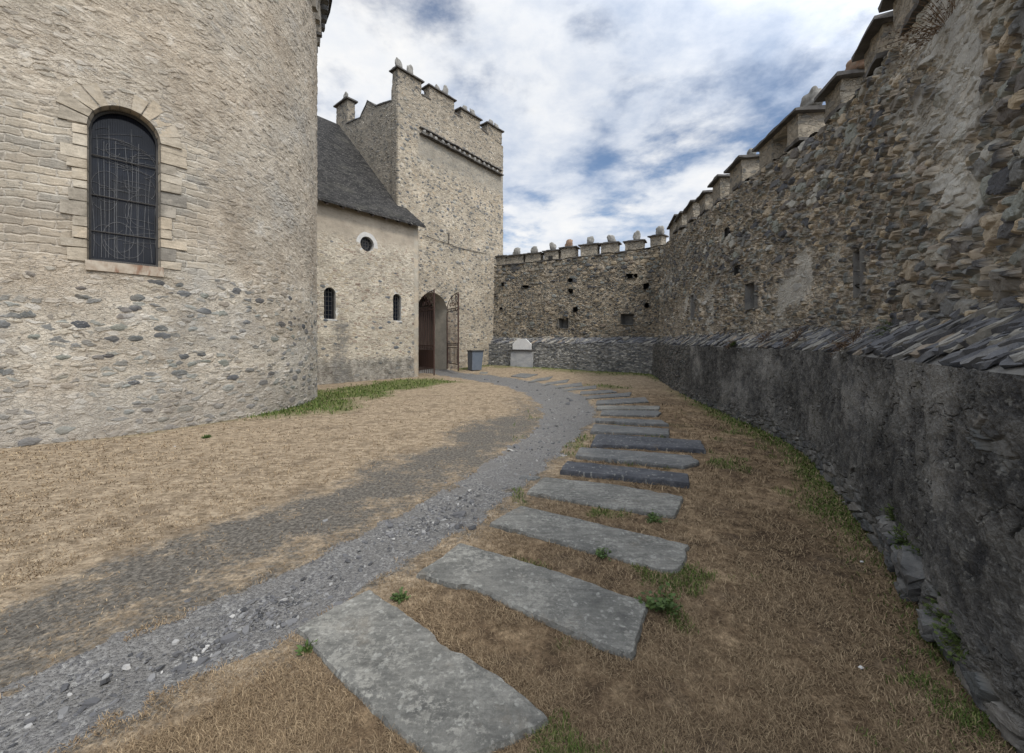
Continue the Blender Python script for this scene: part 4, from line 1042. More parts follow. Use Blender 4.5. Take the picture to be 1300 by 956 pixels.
# roof : f = distance in front of the tower face, profile with a flared eave
prof=[(1.52,6.74),(1.25,6.97),(.9,7.22),(.45,7.55),(0,7.92),(-1,8.98),(-2.2,10.2),(-3.4,11.45),(-4.5,12.55),(-5.5,13.5)]
fp=np.array([p[0] for p in prof]);zp=np.array([p[1] for p in prof])
ff=np.concatenate([np.linspace(1.52,0,14),np.linspace(-.12,-5.5,46)]);zf=np.interp(-ff,-fp,zp)
Lr=np.r_[0,np.cumsum(np.hypot(np.diff(ff),np.diff(zf)))]
def roof_strip(mb,f,z,L,ua,ub,dz=0,n=40,flip=False):
    us=np.linspace(ua,ub,n);V=[];UVs=[]
    for u in us:
        for a,b,l in zip(f,z,L):
            p=T0+U*u+NF*a;w=.03*(vnoise(np.array([u*1.3]),np.array([a*1.3]),4)[0]-.5)
            V.append((*p,b+dz+w));UVs.append((u,l))
    m=len(f);I=np.arange(n*m).reshape(n,m);q=np.stack([I[:-1,:-1],I[1:,:-1],I[1:,1:],I[:-1,1:]],-1).reshape(-1,4)
    mb.add(V,q[:,::-1] if flip else q,UVs)
mb=MB();k=14
roof_strip(mb,ff[:k],zf[:k],Lr[:k],-9.5,.42);roof_strip(mb,ff[:k],zf[:k]-.07,Lr[:k],-9.5,.42,flip=True)
roof_strip(mb,ff[k-1:],zf[k-1:],Lr[k-1:],-9.5,.02)
# back slope
bf=np.array([-5.5,-8,-11]);bz=np.array([13.5,11,7]);roof_strip(mb,bf,bz,np.array([0,3.5,8.5]),-9.5,.02,n=12)
# eave edge & verge edge
us=np.linspace(-9.5,.42,30);V=[];
for u in us:
    p=T0+U*u+NF*1.52;V+=[(*p,6.74),(*p,6.66)]
mb.add(V,[(2*i,2*i+1,2*i+3,2*i+2) for i in range(29)])
V=[]
for a,b in zip(ff[:k],zf[:k]):
    p=T0+U*.42+NF*a;V+=[(*p,b+.005),(*p,b-.075)]
mb.add(V,[(2*i+2,2*i+3,2*i+1,2*i) for i in range(k-1)])
roof=mb.build('roof',m_roof,chapel)
mb=MB()
for i in range(16):
    u=-9+i*.62
    if u>.3:break
    p=T0+U*u+NF*1.28;add_box(mb,(*p,6.76),(*(U*.05),0),(*(NF*.2),-.12),(0,0,.05))
mb.build('rafter_ends',m_oak,roof)

# ================================================================= apse
apse=empty('round_apse',(*AC,0),'massive round stone apse with one tall leaded window','building')
AS=s_samples(apse_c,apse_c.hit(30)-4.2,apse_c.hit(398)+1.9,1.15)
ATOP=11.35
mb=MB();hole=arch_sdf(AWs,AWb,AWz,AWhw)
add_wall(mb,apse_c,AS,-.3,ATOP,600,None,[hole])
ss_=np.concatenate([np.linspace(AS[-1],apse_c.L,26)]);add_wall(mb,apse_c,ss_,-.3,ATOP,14)
ss_=np.linspace(0,AS[0],8)
if AS[0]>0:add_wall(mb,apse_c,ss_,-.3,ATOP,14)
mb.build('wall',m_apse,apse,smooth=True)
# shallow arcaded band and cornice at the head of the wall
mb=MB();sil=apse_c.hit(398.5)
allS=np.linspace(0,apse_c.L,300)
for i in range(60):
    s=(i+.5)*apse_c.L/60
    p=apse_c.pos(s);d=apse_c.tan(s);nn=apse_c.nor(s)
    add_slabgrid(mb,(*(p+nn*.06),11.0-.0),(*(d*.11),0),(*(nn*.10),0),(0,0,.38),(3,2,5),.012,i)
mb.build('pilaster_strips',m_vous,apse)
mb=MB()
for i in range(75):
    s=(i+.5)*apse_c.L/75;p=apse_c.pos(s);d=apse_c.tan(s);nn=apse_c.nor(s)
    add_slabgrid(mb,(*(p+nn*.16),11.55),(*(d*.10),0),(*(nn*.2),0),(0,0,.13),(2,3,2),.012,i,)
mb.build('corbels',m_rock,apse)
mb=MB()
for zc,ro,h_ in((11.74,.36,.05),(11.86,.42,.045)):
    c2=apse_c.offset(ro)
    for i in range(60):coping_block(mb,apse_c,(i+.5)*apse_c.L/60,zc+.008*(i%3),apse_c.L/120*(1+ro/AR)*1.02,ro,.3,h_,i,.01,(4,2,1))
mb.build('cornice',m_cap,apse)
mb=MB();nn_=64;V=[]
for k in range(9):
    r_=(AR+.48)*(1-k/8.0);z_=11.9+ (k/8.0)*3.2
    for i in range(nn_):
        t=2*math.pi*i/nn_;V.append((AC[0]+r_*math.cos(t),AC[1]+r_*math.sin(t),z_))
Fc=[(k*nn_+i,k*nn_+(i+1)%nn_,(k+1)*nn_+(i+1)%nn_,(k+1)*nn_+i) for k in range(8) for i in range(nn_)]
mb.add(V,Fc,[(i%nn_*.47,i//nn_*.7) for i in range(len(V))]);mb.build('roof',m_roof,apse)
mb=MB();zb_=H+(HY-52)/F*12.0;p=apse_c.pos(sil+.1);nn=apse_c.nor(sil+.1);add_box(mb,(*(p+nn*.08),zb_),(*(apse_c.tan(sil)*.06),0),(*(nn*.12),0),(0,0,.045),.5);mb.build('bracket_stone',m_cap,apse)

# apse window
pmw=apse_c.pos(AWs);dw=apse_c.tan(AWs);nw=apse_c.nor(AWs)
def W3(x,z,off=0.0):return np.array([*(pmw+dw*x+nw*off),z])
olw=outline(AWs,AWb,AWz,AWhw,30)
mb=MB()
# jamb blocks and arch stones
def poly_block(mb,pts,off0,off1,tone,jit=.012):
    n=len(pts);r=random
    def B(x,z):   # follow the curve of the apse wall
        return x,z
    V=[]
    for o_ in(off0,off1):
        sh=1 if o_==off0 else .97
        cx_=sum(p[0] for p in pts)/n;cz_=sum(p[1] for p in pts)/n
        for x,z in pts:
            xx=cx_+(x-cx_)*sh;zz=cz_+(z-cz_)*sh
            V.append(P3(apse_c,AWs+xx+(0 if abs(abs(x)-AWhw)<.02 else r.uniform(-jit,jit)),zz+r.uniform(-jit,jit)*.7,o_+r.uniform(-jit,jit)))
    Fc=[tuple(range(n,2*n))]+[(i,(i+1)%n,n+(i+1)%n,n+i) for i in range(n)]
    # orientation: pts counter-clockwise seen from outside
    mb.add(V,Fc,None,tone=tone)
hw=AWhw;z=AWb
for side in(-1,1):
    z=AWb-.02
    while z<AWz+.02:
        h_=random.uniform(.13,.24);h_=min(h_,AWz+.05-z) if AWz-z<.3 else h_
        wd=random.choice([.16,.22,.30,.38]);a,b=(hw-.004,hw+wd)
        pts=[(a,z+.006),(b,z+.006),(b,z+h_-.006),(a,z+h_-.006)]
        if side<0:pts=[(-x,y) for x,y in pts][::-1]
        poly_block(mb,pts,-.1,.058+random.uniform(-.02,.012),random.random());z+=h_
nv=11
for i in range(nv):
    t0=math.pi*i/nv+.012;t1=math.pi*(i+1)/nv-.012;r0=hw-.004;r1=hw+random.uniform(.26,.40)
    pts=[(r0*math.cos(t0),AWz+r0*math.sin(t0)),(r1*math.cos(t0),AWz+r1*math.sin(t0)),(r1*math.cos(t1),AWz+r1*math.sin(t1)),(r0*math.cos(t1),AWz+r0*math.sin(t1))]
    poly_block(mb,pts,-.1,.064+random.uniform(-.022,.012),.2+.65*random.random())
win=mb.build('arched_window',m_vous,apse)
mb=MB();poly_block(mb,[(-hw-.02,AWb-.17),(hw+.05,AWb-.17),(hw+.03,AWb-.005),(-hw-.02,AWb-.005)],-.2,.10,.9);mb.build('sill',m_sill,win)
tunnel('reveal',apse_c,olw,.06,-.34,m_vous,win)
mb=MB();mb.add([W3(s-AWs,z,-.24) for s,z in olw],[tuple(range(len(olw)))[::-1]]);mb.build('pane',m_glass,win)
mb=MB();add_tube(mb,[W3((s-AWs)*.955,AWz+(z-AWz)*.965 if z>AWz else z+.02,-.19) for s,z in olw],.028,5)
add_tube(mb,[W3(-hw,AWb+.03,-.19),W3(hw,AWb+.03,-.19)],.03,5);mb.build('window_frame',m_iron,win)
mb=MB()
for zz in(AWb+.42*(AWt-AWb)+.02,AWb+.68*(AWt-AWb),AWb+.2*(AWt-AWb)):
    mb=MB();add_tube(mb,[W3(-hw,zz,-.2),W3(hw,zz,-.2)],.012,5);mb.build('saddle_bar',m_iron,win)
mb=MB();rr=random.Random(5)
def top_at(x):return AWz+math.sqrt(max(0,(hw*.93)**2-x*x))
def clipz(x,z):return abs(x)<hw*.93 and z>AWb+.05 and z<min(top_at(x),9)
def lead(pts,r=.0036):
    seg=[]
    for x,z in pts:
        if clipz(x,z):seg.append(W3(x,z,-.225))
        else:
            if len(seg)>1:add_tube(mb,seg,r,4)
            seg=[]
    if len(seg)>1:add_tube(mb,seg,r,4)
for i in range(13):
    x0=-hw*.9+1.8*hw*i/12+rr.uniform(-.03,.03);fq=rr.uniform(1.5,3.2);ph=rr.uniform(0,6);am=rr.uniform(.004,.03);zt_=rr.uniform(.62,.92)
    lead([(x0+am*math.sin(ph+z_*fq),z_) for z_ in np.linspace(AWb+.05,AWb+(AWt-AWb)*zt_,40)])
for i in range(34):
    z0=rr.uniform(AWb+.1,AWb+(AWt-AWb)*.85);x0=rr.uniform(-hw,hw*.3);L=rr.uniform(.15,.7);sl_=rr.uniform(-.35,.35)
    lead([(x0+L*t,z0+sl_*L*t+.03*math.sin(3*t)) for t in np.linspace(0,1,12)])
for i in range(12):
    cx_,cz_=rr.uniform(-hw*.6,hw*.6),rr.uniform(AWb+.2,AWb+(AWt-AWb)*.82);r_=rr.uniform(.09,.26);a0_=rr.uniform(0,6);
    lead([(cx_+r_*math.cos(a0_+t),cz_+r_*1.35*math.sin(a0_+t)) for t in np.linspace(0,rr.uniform(2.5,6),26)])
mb.build('leadwork',m_lead,win)
mb=MB()
for i in range(1,30):
    x=-hw+2*hw*i/30;add_tube(mb,[W3(x,AWb,-.14),W3(x,AWz+math.sqrt(hw*hw-x*x),-.14)],.0016,3,cap=False)
mb.build('wire_mesh',m_wire,win)

# ================================================================= ramparts
def zfun(c,ctrl,end):
    S=[];Z=[]
    for x,y in ctrl:
        s,z=c.sz(x,y);S.append(s);Z.append(z)
    S=np.array(S);Z=np.array(Z);o=np.argsort(S);S=S[o];Z=Z[o]
    return lambda s:np.interp(s,S,Z)
ztop=zfun(upper_c,[(622,338),(660,335),(700,331),(760,324),(800,319),(838,313),(860,294),(888,274.6),(906.7,261),(930.5,243),(960.6,219),(1001,193),(1046,158),(1098,101),(1143,47),(1163,12)],4.3)
print('top z',[round(float(ztop(s)),2) for s in np.linspace(.7,upper_c.L,14)])
LZ=1.46
def ledge_top(s):return 1.88+.05*np.sin(s*1.7)
back=empty('rampart',(*((C0+C1)/2),0),'straight battlemented rubble rampart closing the far end of the yard','rampart')
right=empty('rampart',(5.2,10,0),'long dark battlemented rampart curving past the slabs to the viewer','rampart')
# loophole specs on image (x,y,halfwidth m,halfheight m,depth,dark)
lb=[(716,410.5,.28,.27,.5,0),(796.5,405.5,.30,.27,.5,0),(724,356,.13,.12,.3,1),(724.5,369.5,.12,.11,.3,1),(731,393,.13,.12,.3,1),(799,350.5,.16,.11,.3,1),(806.5,350,.10,.09,.3,1),(820.5,363.5,.14,.13,.3,1),(821.5,388,.11,.11,.3,1),(638,361,.08,.09,.3,1),(628,375,.07,.07,.3,1),(636.5,392,.08,.07,.3,1),(667,364,.2,.07,.3,1)]
lr=[(883,390,.17,.36,.5,0),(959.5,376,.20,.26,.5,0),(939.5,343,.10,.10,.3,1),(925,295,.09,.09,.3,1),(1103,347,.115,.27,.42,0)]
S_b=s_samples(upper_c,0,SCu,1.1,mx=.06);S_r=s_samples(upper_c,SCu,upper_c.hit(1290)+1.2,1.1)
hb=[];hr=[]
for L_,hh_ in((lb,hb),(lr,hr)):
    for q in L_:
        s,z=upper_c.sz(q[0],q[1]);hh_.append((s,z,*q[2:]))
wob=lambda S,Z:-.035*np.clip((Z-1.9),0,4)+.10*(fbm(S*.45,Z*.6,3,70)-.5)
def body(S,zt,rows,mat,parent,holes,name='upper_wall',seed=0):
    mb=MB();add_wall(mb,upper_c,S,1.55,zt,rows,wob,[rect_sdf(h[0],h[1],h[2],h[3],.05,i) for i,h in enumerate(holes)])
    # wall head + outer face (coarser)
    S2=S[::6] if (len(S)-1)%6==0 else np.r_[S[::6],S[-1]]
    z2=np.interp(S2,S,zt);po=upper_c.pos(S2)+upper_c.nor(S2)*wob(S2,z2)[:,None];pi=upper_c.pos(S2)-upper_c.nor(S2)*1.0;n=len(S2);i=np.arange(n-1)
    Vt=np.concatenate([np.c_[po,z2],np.c_[pi,z2-.02],np.c_[pi,np.full(n,-.3)]])
    mb.add(Vt,np.concatenate([np.stack([i,i+1,i+1+n,i+n],-1),np.stack([i+n,i+1+n,i+1+2*n,i+2*n],-1)]),np.concatenate([np.c_[S2,z2],np.c_[S2,z2+1],np.c_[S2,z2+7]]))
    return mb.build(name,mat,parent,smooth=True)
body(S_b,ztop(S_b),250,m_back,back,hb);
ztr=ztop(S_r);body(S_r,ztr,430,m_right,right,hr)
for par,L_ in((back,hb),(right,hr)):
    for i,h in enumerate(L_):
        o=float(wob(np.array(h[0]),np.array(h[1])));cc=upper_c.offset(o)
        # arc length changes little with the offset: re-find s by position
        p=upper_c.pos(h[0])+upper_c.nor(h[0])*o;k=np.argmin(np.hypot(cc.x-p[0],cc.y-p[1]))
        loophole(par,cc,float(cc.s[k]),h[1],h[2],h[3],h[4],i,.75,.13,bool(h[5]))
# the rest of the right rampart, beside and behind the viewer
S_x=np.linspace(S_r[-1],upper_c.L,40);mb=MB();add_wall(mb,upper_c,S_x,1.55,ztop(S_x),40,wob)
n=len(S_x);po=upper_c.pos(S_x);pi=po-upper_c.nor(S_x)*1.0;i=np.arange(n-1);z2=ztop(S_x)
mb.add(np.concatenate([np.c_[po,z2-.05],np.c_[pi,z2-.05],np.c_[pi,z2*0-.3]]),np.concatenate([np.stack([i,i+1,i+1+n,i+n],-1),np.stack([i+n,i+1+n,i+1+2*n,i+2*n],-1)]))
mb.build('upper_wall',m_right,right,smooth=True)
# plinths
wobp=lambda S,Z:-.05*np.clip(Z,0,1.6)+.07*(fbm(S*.8,Z*.9,3,80)-.5)
P_b=s_samples(plinth_c,0,SCp,1.1,mx=.06);P_r=s_samples(plinth_c,SCp,plinth_c.hit(1290)+.7,1.1);P_x=np.linspace(P_r[-1],plinth_c.L,50)
mb=MB();add_wall(mb,plinth_c,P_b,-.3,LZ,90,wobp);mb.build('plinth',m_plinth_back,back,smooth=True)
mb=MB();add_wall(mb,plinth_c,P_r,-.3,LZ,230,wobp);add_wall(mb,plinth_c,P_x,-.3,LZ,20,wobp);mb.build('plinth',m_plinth,right,smooth=True)
# sloping slate ledge: bedding plus laid slates
def ledge(Sa,Sb,parent,seed):
    r=random.Random(seed);mb=MB();S=np.arange(Sa,Sb,.05);n=len(S)
    po=plinth_c.pos(S);no=plinth_c.nor(S);w0=wobp(S,np.full(n,LZ))
    rows=6;V=[];UVs=[]
    for k in range(rows):
        t=k/(rows-1);off=w0*(1-t)-.50*t;zz=LZ-.02+(ledge_top(S)-LZ)*t+.03*(fbm(S*4,np.full(n,t*3.),2,6)-.5)
        V.append(np.c_[po+no*off[:,None],zz]);UVs.append(np.c_[S,zz])
    V=np.concatenate(V);i=np.arange(n-1);Fq=np.concatenate([np.stack([k*n+i,k*n+i+1,(k+1)*n+i+1,(k+1)*n+i],-1) for k in range(rows-1)])
    mb.add(V,Fq,np.concatenate(UVs));o=mb.build('slate_ledge',m_reveal,parent,smooth=True)
    mb=MB();s=Sa;kk=0
    while s<Sb-.1:
        p=plinth_c.pos(s);D=math.hypot(*p);d=plinth_c.tan(s,.2);nn=plinth_c.nor(s);w=float(wobp(np.array(s),np.array(LZ)))
        step=.085*(1.5 if D>9 else min(1,max(.55,D/5)))
        for row in range(3):
            kk+=1
            if r.random()<.12:continue
            t=[.26,.55,.84][row]+r.uniform(-.10,.10);off=w*(1-t)-.46*t;z=LZ+(float(ledge_top(s))-LZ)*t
            up=np.array([*(-nn*.46),.42]);up/=np.linalg.norm(up)
            al=np.array([*d,0.]);th=math.radians(r.gauss(38,13));ax=al*math.cos(th)+up*math.sin(th)
            out=np.cross(al,up);out=out if out[2]>0 else -out
            az=out+al*r.uniform(-.45,.10)+up*r.uniform(-.12,.12);az-=ax*(az@ax);az/=np.linalg.norm(az);ay=np.cross(az,ax)
            ns_=min(1,max(.5,D/5));L=r.uniform(.10,.25)*ns_**.6;wd=r.uniform(.03,.095)*ns_;hz=r.uniform(.010,.028)*ns_**.5
            c=np.array([*(p+nn*off),z])+az*.004+al*r.uniform(-.03,.03)
            m_=MB();add_slabgrid(m_,c,ax*L,ay*wd,az*hz,(5,3,1),.011,kk+seed)
            vv=m_.v[0]  # pinch the ends so the slates look split, not sawn
            rel=(vv-c)@ax/L;tp=1-.45*np.abs(rel)**2.2;lat=((vv-c)@ay);vv=vv-np.outer(lat*(1-tp),ay);mb.add(vv,m_.f[0][1],None,tone=r.random())
        s+=step*r.uniform(.7,1.3)
    mb.build('coping_slates',m_slate,o)
ledge(.55,SCp+.05,back,1);ledge(SCp-.05,plinth_c.hit(1290)+2.0,right,5000)
# battlements of the back rampart
bm=[(618,640,325.5,[],337),(641,662,324,[(.5,.15,.42,None)],337),(665,684,321.5,[(.5,.15,.36,None)],335),(689,707,318,[(.5,.13,.42,None)],330),(710.5,729,313.8,[(.45,.14,.42,m_finial_red)],330),(735.5,757,310.2,[(.52,.13,.42,None)],327),(761.5,783,308,[(.55,.16,.42,None)],324),(792.5,816,305.5,[(.6,.14,.46,None)],319),(823,837,299,[(.65,.16,.42,None)],316)]
for i,(x0,x1,y,fin,yb) in enumerate(bm):
    s0,s1=upper_c.hit(x0),upper_c.hit(x1);z1=H+(HY-y)/F*upper_c.pos((s0+s1)/2)[1];z0=float(ztop((s0+s1)/2))-.08
    hol=None
    if i in(3,7):
        sm_=(s0+s1)/2;hol=(sm_-.10,sm_+.12,z1-.28 if i==3 else z1-.12)
    merlon(back,upper_c,s0,s1,z0,z1,.55,m_merlon,200+i,.10,.028,.20,fin)
    if hol and i==3:
        mbx=MB();q=P3(upper_c,(s0+s1)/2-.02,z0+.28,-.19);add_box(mbx,q,(*(upper_c.tan(s0)*.12),0),(*(upper_c.nor(s0)*.02),0),(0,0,.12));mbx.build('loophole',m_dark,back)
for i,(x0,x1) in enumerate([(640,648),(684,690),(707,711),(729,736),(757,762),(783,793),(648,664)]):
    coping(back,upper_c,upper_c.hit(x0)-.1,upper_c.hit(x1)+.1,lambda s:float(ztop(s)),.05,.5,.025,400+i)
# battlements of the right rampart (far tip x, near corner x, y of tip)
rm=[(848,858,290,[]),(857,865,281,[]),(869,879,268,[]),(885,894.5,254,[]),(901,913,236,[]),(922,941,218,[(.75,.12,.2,m_finial)]),(958,1013,190,[(.93,.17,.34,m_finial)]),(1038,1066,125,[(.85,.2,.25,m_finial_red)]),(1087,1116,72,[]),(1123,1172,8,[])]
cc=upper_c.offset(-.06)
for i,(x0,x1,y,fin) in enumerate(rm):
    s0,s1=cc.hit(x0),cc.hit(x1);z1=H+(HY-y)/F*cc.pos(s0)[1]
    s0+=.10;s1-=.08;z0=float(ztop((s0+s1)/2))-.12
    if s1-s0<.35:s1=s0+.35
    if z1-z0<.35:z1=z0+.35
    print('merlon',i,round(s0,2),round(s1-s0,2),round(z0,2),round(z1-z0,2))
    hol=None
    if i==6:hol=(cc.hit(977),cc.hit(996),z1-.12)
    merlon(right,cc,s0,s1,z0,z1-.05,.55,m_merlon,230+i,.11,.026,.05,fin,hole=hol,capz2=False)
    mb=MB();coping_block(mb,cc,s1-.02,z0+.16,.24,.06,.45,.03,260+i,.012,(5,3,1));mb.build('sill_slab',m_cap,right)
# bare stones at the broken foot of the right rampart
foot=[(1148,668,.11,.08),(1158,690,.13,.09),(1172,716,.15,.11),(1188,728,.20,.14),(1180,752,.13,.09),(1216,800,.12,.10),(1160,715,.10,.07)]
for i,(x,y,a,b) in enumerate(foot):
    s=plinth_c.hit(x);Y=plinth_c.pos(s)[1];z=max(.0,H+(HY-y)/F*Y);d=plinth_c.tan(s,.1);nn=plinth_c.nor(s);p=plinth_c.pos(s)+nn*.03
    a*=.62;b*=.60;tl=random.uniform(-.5,.1);mb=MB();add_slabgrid(mb,(*(p+nn*.015),z),(*(d*a),tl*a),(*(nn*.12),-.03),(*(-d*tl*b*.6),b),(5,4,4),.016,40+i);vv=mb.v[0];cc_0=vv.mean(0);dd_=np.linalg.norm((vv-cc_0)/[a,a,b],axis=1);mb.v[0]=cc_0+(vv-cc_0)*(1-.22*np.clip(dd_-.7,0,1))[:,None];mb.build('footing_stone',m_rock,right,smooth=False)

# ================================================================= small things
# wheelie bin
bx_=px2g(603,468);ang_=.5
root=empty('rubbish_bin',(bx_[0],bx_[1],float(ground(*bx_))),'slate blue plastic rubbish bin between the gateway and the back rampart','bin')
ex=np.array([math.cos(ang_),math.sin(ang_),0]);ey=np.array([-math.sin(ang_),math.cos(ang_),0]);g=float(ground(*bx_))
mb=MB();v,f=box_vf((bx_[0],bx_[1],g+.5),ex*.26,ey*.28,(0.02,0,.47),1.16);mb.add(v,f);mb.build('body',m_bin,root)
mb=MB();add_slabgrid(mb,(bx_[0]+.02,bx_[1],g+1.0),ex*.33,ey*.36,(0,0,.03),(4,4,1),.003,3);mb.build('lid',m_bin_dark,root)
mb=MB();add_tube(mb,[np.array([bx_[0],bx_[1],g+.95])+ey*.36-ex*.2,np.array([bx_[0],bx_[1],g+.95])+ey*.36+ex*.2],.02,6);mb.build('handle',m_bin_dark,root)
for sg in(-1,1):
    mb=MB();q=np.array([bx_[0],bx_[1],g+.1])+ey*.26+ex*sg*.22;add_tube(mb,[q-ex*.03,q+ex*.03],.10,12);mb.build('wheel',m_bin_dark,root)
# memorial against the back rampart
s=plinth_c.hit(664);p=plinth_c.pos(s);d=plinth_c.tan(s);nn=plinth_c.nor(s);q=p+nn*.16;g=float(ground(*q))
root=empty('memorial_stone',(*q,g),'pale gabled memorial stone on a grey slab against the back rampart','memorial')
mb=MB();add_slabgrid(mb,(*q,g+.42),(*(d*.66),0),(*(nn*.07),0),(*(-nn*.05),.45),(6,2,5),.008,5);mb.build('base_slab',m_mem,root)
mb=MB();add_slabgrid(mb,(*(q-nn*.02),g+.92),(*(d*.70),0),(*(nn*.13),0),(0,0,.03),(6,2,1),.006,6);mb.build('shelf',m_cap,root)
mb=MB();V=[];og=[(-.55,.95),(.55,.95),(.55,1.25),(.22,1.55),(-.22,1.55),(-.55,1.25)]
for o_ in(-.09,.03):V+=[(*(q+d*a+nn*o_),g+b) for a,b in og]
mb.add(V,[tuple(range(6,12)),(0,1,7,6),(1,2,8,7),(2,3,9,8),(3,4,10,9),(4,5,11,10),(5,0,6,11)]);mb.build('gable_stone',m_pale,root)

# weeds and tufts : stems with leaves
def plant(name,loc,nrm,label,cat,mat,h,n,leaf,spread,group=None,seed=0,droop=0.0,wid=.45):
    r=random.Random(seed);mb=MB();loc=np.array(loc,float);nrm=np.array(nrm,float);nrm/=np.linalg.norm(nrm)
    for i in range(n):
        a=r.uniform(0,6.28);t=r.random()**.7*spread
        side=np.cross(nrm,[math.cos(a),math.sin(a),.3]);side/=np.linalg.norm(side)+1e-9
        dirn=nrm*(1-t*.6)+side*t+np.array([0,0,.35-droop]);dirn/=np.linalg.norm(dirn)
        L=h*r.uniform(.45,1);base=loc+side*r.uniform(0,.35)*h*spread
        tip=base+dirn*L+np.array([0,0,-droop*L*.5])
        mid=(base+tip)/2+np.array([0,0,.12*L]);
        w=np.cross(dirn,[r.uniform(-1,1),r.uniform(-1,1),r.uniform(-.2,1)]);w/=np.linalg.norm(w)+1e-9
        nl=3 if leaf>.02 else 1
        if nl==1:
            ww=w*leaf*wid;mb.add([base-ww*.4,base+ww*.4,mid+ww,mid-ww,tip],[(0,1,2,3),(3,2,4)])
        else:
            ww=w*.0022;mb.add([base-ww,base+ww,mid+ww,mid-ww,tip],[(0,1,2,3),(3,2,4)])
            for k in range(4):
                q=base+(tip-base)*(.35+.2*k);dl=np.array([r.uniform(-1,1),r.uniform(-1,1),r.uniform(.0,.8)]);dl/=np.linalg.norm(dl);w2=np.cross(dl,[0,0,1.]);w2/=np.linalg.norm(w2)+1e-9
                e_=leaf*r.uniform(.6,1.1)
                mb.add([q,q+dl*e_*.5+w2*e_*wid,q+dl*e_,q+dl*e_*.5-w2*e_*wid],[(0,1,2,3)])
    o=mb.build(name,mat);recenter(o);return tag(o,label,cat,group)
def gp(x,y,up=0.0):
    q=px2g(x,y);return(q[0],q[1],float(ground(*q))+up)
def wp(c,x,y,off=.02):
    s,z=c.sz(x,y);q=P3(c,s,z,off);return q,c.nor(s)
plant('weed',gp(838,775),(0,0,1),'leafy green weed at the right end of the second nearest slab','weed',m_leaf,.13,34,.034,1.1,seed=1)
plant('weed',gp(768,708),(0,0,1),'low clover-like weed between the second and third nearest slabs','weed',m_leaf,.07,46,.022,1.3,seed=2)
plant('weed',gp(508,762),(0,0,1),'sparse green weed between the two nearest slabs by the gravel','weed',m_leaf,.06,30,.021,1.3,seed=3)
plant('weed',gp(390,828),(0,0,1),'small green tuft left of the nearest slab','weed',m_leaf,.06,26,.019,1.2,seed=4)
plant('weed',gp(830,662),(0,0,1),'spreading green weed at the front edge of the fourth nearest slab','weed',m_leaf,.09,40,.024,1.5,seed=5)
for i,(x,y,h,lb_) in enumerate([(1150,655,.10,'green fern-like tuft highest above the broken wall foot'),(1168,685,.15,'bushy green fern filling the crack in the wall foot'),(1186,705,.11,'green tuft beside the largest bare foot stone'),(1215,775,.10,'short green tuft between the lower foot stones'),(1243,812,.14,'moss green bush at the wall foot nearest the viewer')]):
    q,nn=wp(plinth_c,x,y,.03);plant('fern_tuft',q,(nn[0],nn[1],.6),lb_,'fern',m_moss,h*.9,90,.0205,1.6,'green tufts growing from the foot of the dark wall',seed=20+i)
for i,(x,y,h,mt_,lb_) in enumerate([(925,447,.16,m_dryp,'dried brown clump on the ledge farthest from the viewer'),(968,428,.24,m_dryp,'dried brown clump below the rectangular loophole'),(1005,428,.26,m_dryp,'dried brown clump in the middle of the slate ledge'),(1072,432,.26,m_dryp,'rust brown clump on the ledge nearest the viewer'),(1082,412,.26,m_moss,'yellow green plant hanging under the tall loophole'),(928,452,.10,m_moss,'small green sprig under the far dried clump')]):
    s=plinth_c.hit(x);p=plinth_c.pos(s);nn=plinth_c.nor(s);Y=p[1];z=H+(HY-y)/F*Y
    plant('ledge_plant',(*(p-nn*(.06 if y>420 else .38)),max(z-.03,1.52)),(nn[0],nn[1],1.0),lb_,'plant',mt_,h*.85,90,.0205,1.4,'plants rooted in the slate ledge',seed=40+i,droop=.25)
for i,(x,y,h,lb_) in enumerate([(1200,28,.38,'dry twiggy plant sprouting high on the rampart near the viewer')]):
    q,nn=wp(upper_c,x,y,-.0);plant('dry_bush',q,(nn[0],nn[1],.8),lb_,'plant',m_dryp,h,110,.0205,1.6,seed=60+i)
for i,(x,y,a,b,lb_) in enumerate([(230,552,-.0,.0,'short green tuft at the foot of the apse')]):
    plant('grass_tuft',gp(262,556),(0,0,1),lb_,'grass tuft',m_leaf,.07,160,.012,1.6,seed=70)
# few litter-like pale chips on the right lawn
for i,(x,y,lb_) in enumerate([(1093,849,'small pale stone chip in the straw nearest the viewer'),(1094,714,'small bluish stone chip in the straw beside the dark wall'),(222,567,'small white chip on the straw before the apse')]):
    q=gp(x,y);mb=MB();add_rock(mb,(q[0],q[1],q[2]+.006),(.014,.003,0),(-.002,.008,0),(0,0,.005),i,1,.3);o=mb.build('stone_chip',m_pale,smooth=False);recenter(o);tag(o,lb_,'stone')

# ---------------------------------------------------------------- light, sky, camera
SUN_EL=math.radians(50);SAZ=(.62,-.785)
sl_=bpy.data.lights.new('sun','SUN');sl_.energy=2.3;sl_.angle=math.radians(11);sl_.color=(1,.94,.85)
so=bpy.data.objects.new('sun',sl_);COL.objects.link(so)
dv=Vector((SAZ[0]*math.cos(SUN_EL),SAZ[1]*math.cos(SUN_EL),math.sin(SUN_EL)));so.rotation_euler=dv.to_track_quat('Z','Y').to_euler();so.location=dv*60
N=NT('',world=True)
sky=N.n('ShaderNodeTexSky',sky_type='NISHITA',sun_disc=False,sun_elevation=SUN_EL,sun_rotation=math.atan2(SAZ[0],SAZ[1]),altitude=700,dust_density=1.2)
tc=N.n('ShaderNodeTexCoord',out=0);dn_=N.vm('NORMALIZE',tc);x,y,z=N.sep(dn_)
zc=N.add(N.mx(z,.0),.16);Pc=N.comb(N.math('DIVIDE',x,zc),N.math('DIVIDE',y,zc),0.0)
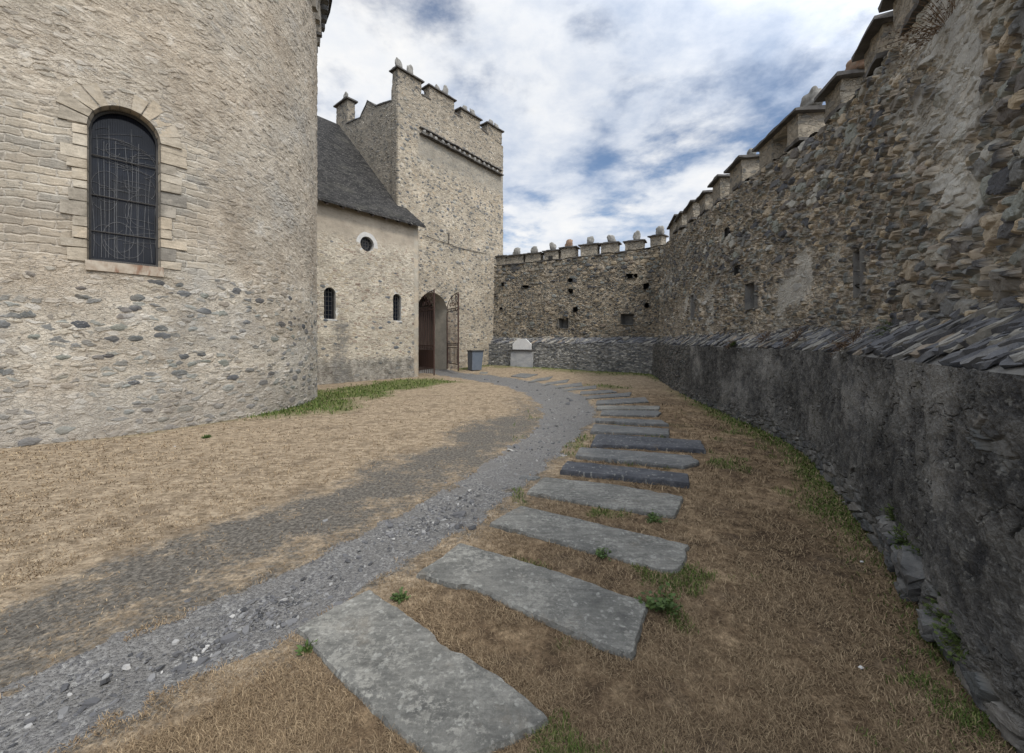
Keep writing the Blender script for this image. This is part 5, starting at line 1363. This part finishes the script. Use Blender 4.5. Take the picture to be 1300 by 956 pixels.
Pw=N.vm('ADD',Pc,N.vm('SCALE',N.vm('SUBTRACT',N.noise(Pc,1.3,4,.5,col=True),(.5,.5,.5)),sc_=.16))
c1=N.noise(Pw,1.15,8,.58);c2=N.noise(N.vm('ADD',Pw,(5,2,0)),2.6,8,.6)
cov=N.add(N.mul(c1,.65),N.mul(c2,.35))
gaps=[(865,180,.075,.12),(745,15,.05,.10),(762,258,.05,.09),(690,130,.035,.12),(625,285,.05,.10),(690,295,.05,.10),(560,20,.03,.08)]
hole_=None
for gx,gy,am,wd in gaps:
    v=Vector(((gx-CX)/F,1,(HY-gy)/F)).normalized()
    k=N.mul(N.ss(N.vm('DISTANCE',N.vm('ADD',dn_,N.vm('SCALE',N.vm('SUBTRACT',N.noise(Pc,2.5,5,.6,col=True),(.5,.5,.5)),sc_=.16)),tuple(v)),wd,wd*.15),am)
    hole_=k if hole_ is None else N.add(hole_,k)
cov=N.sub(cov,hole_)
cm=N.ss(cov,.37,.50)
shade=N.noise(N.vm('ADD',Pw,(.35,-.2,3)),1.7,8,.62)
cc_=N.ramp(shade,[(.31,(.46,.55,.71)),(.42,(.67,.735,.85)),(.53,(.88,.91,.96)),(.64,(1.0,1.0,1.0))])
sd_=N.ss(N.vm('DOT_PRODUCT',dn_,tuple(dv)),.0,.95,1.0,2.6)
cc_=N.mulc(cc_,sd_)
b1=N.n('ShaderNodeBackground',{0:sky,1:.14});b2=N.n('ShaderNodeBackground',{0:cc_,1:.97})
mxs=N.t.nodes.new('ShaderNodeMixShader');N.set(mxs.inputs[0],cm);N.t.links.new(b1,mxs.inputs[1]);N.t.links.new(b2,mxs.inputs[2])
wo=N.t.nodes.new('ShaderNodeOutputWorld');N.t.links.new(mxs.outputs[0],wo.inputs[0])

cam=bpy.data.cameras.new('camera');co=bpy.data.objects.new('camera',cam);COL.objects.link(co)
co.location=(0,0,H);co.rotation_euler=(math.pi/2,0,0);cam.sensor_width=36;cam.lens=F/1300*36;cam.shift_y=-(478-HY)/1300;cam.clip_start=.05;cam.clip_end=3000
sc.camera=co
vs=sc.view_settings;vs.view_transform='Standard';vs.look='None';vs.gamma=1;vs.exposure=0;vs.use_curve_mapping=False
sc.render.engine='CYCLES';sc.cycles.use_denoising=True;sc.cycles.max_bounces=4;sc.cycles.diffuse_bounces=3
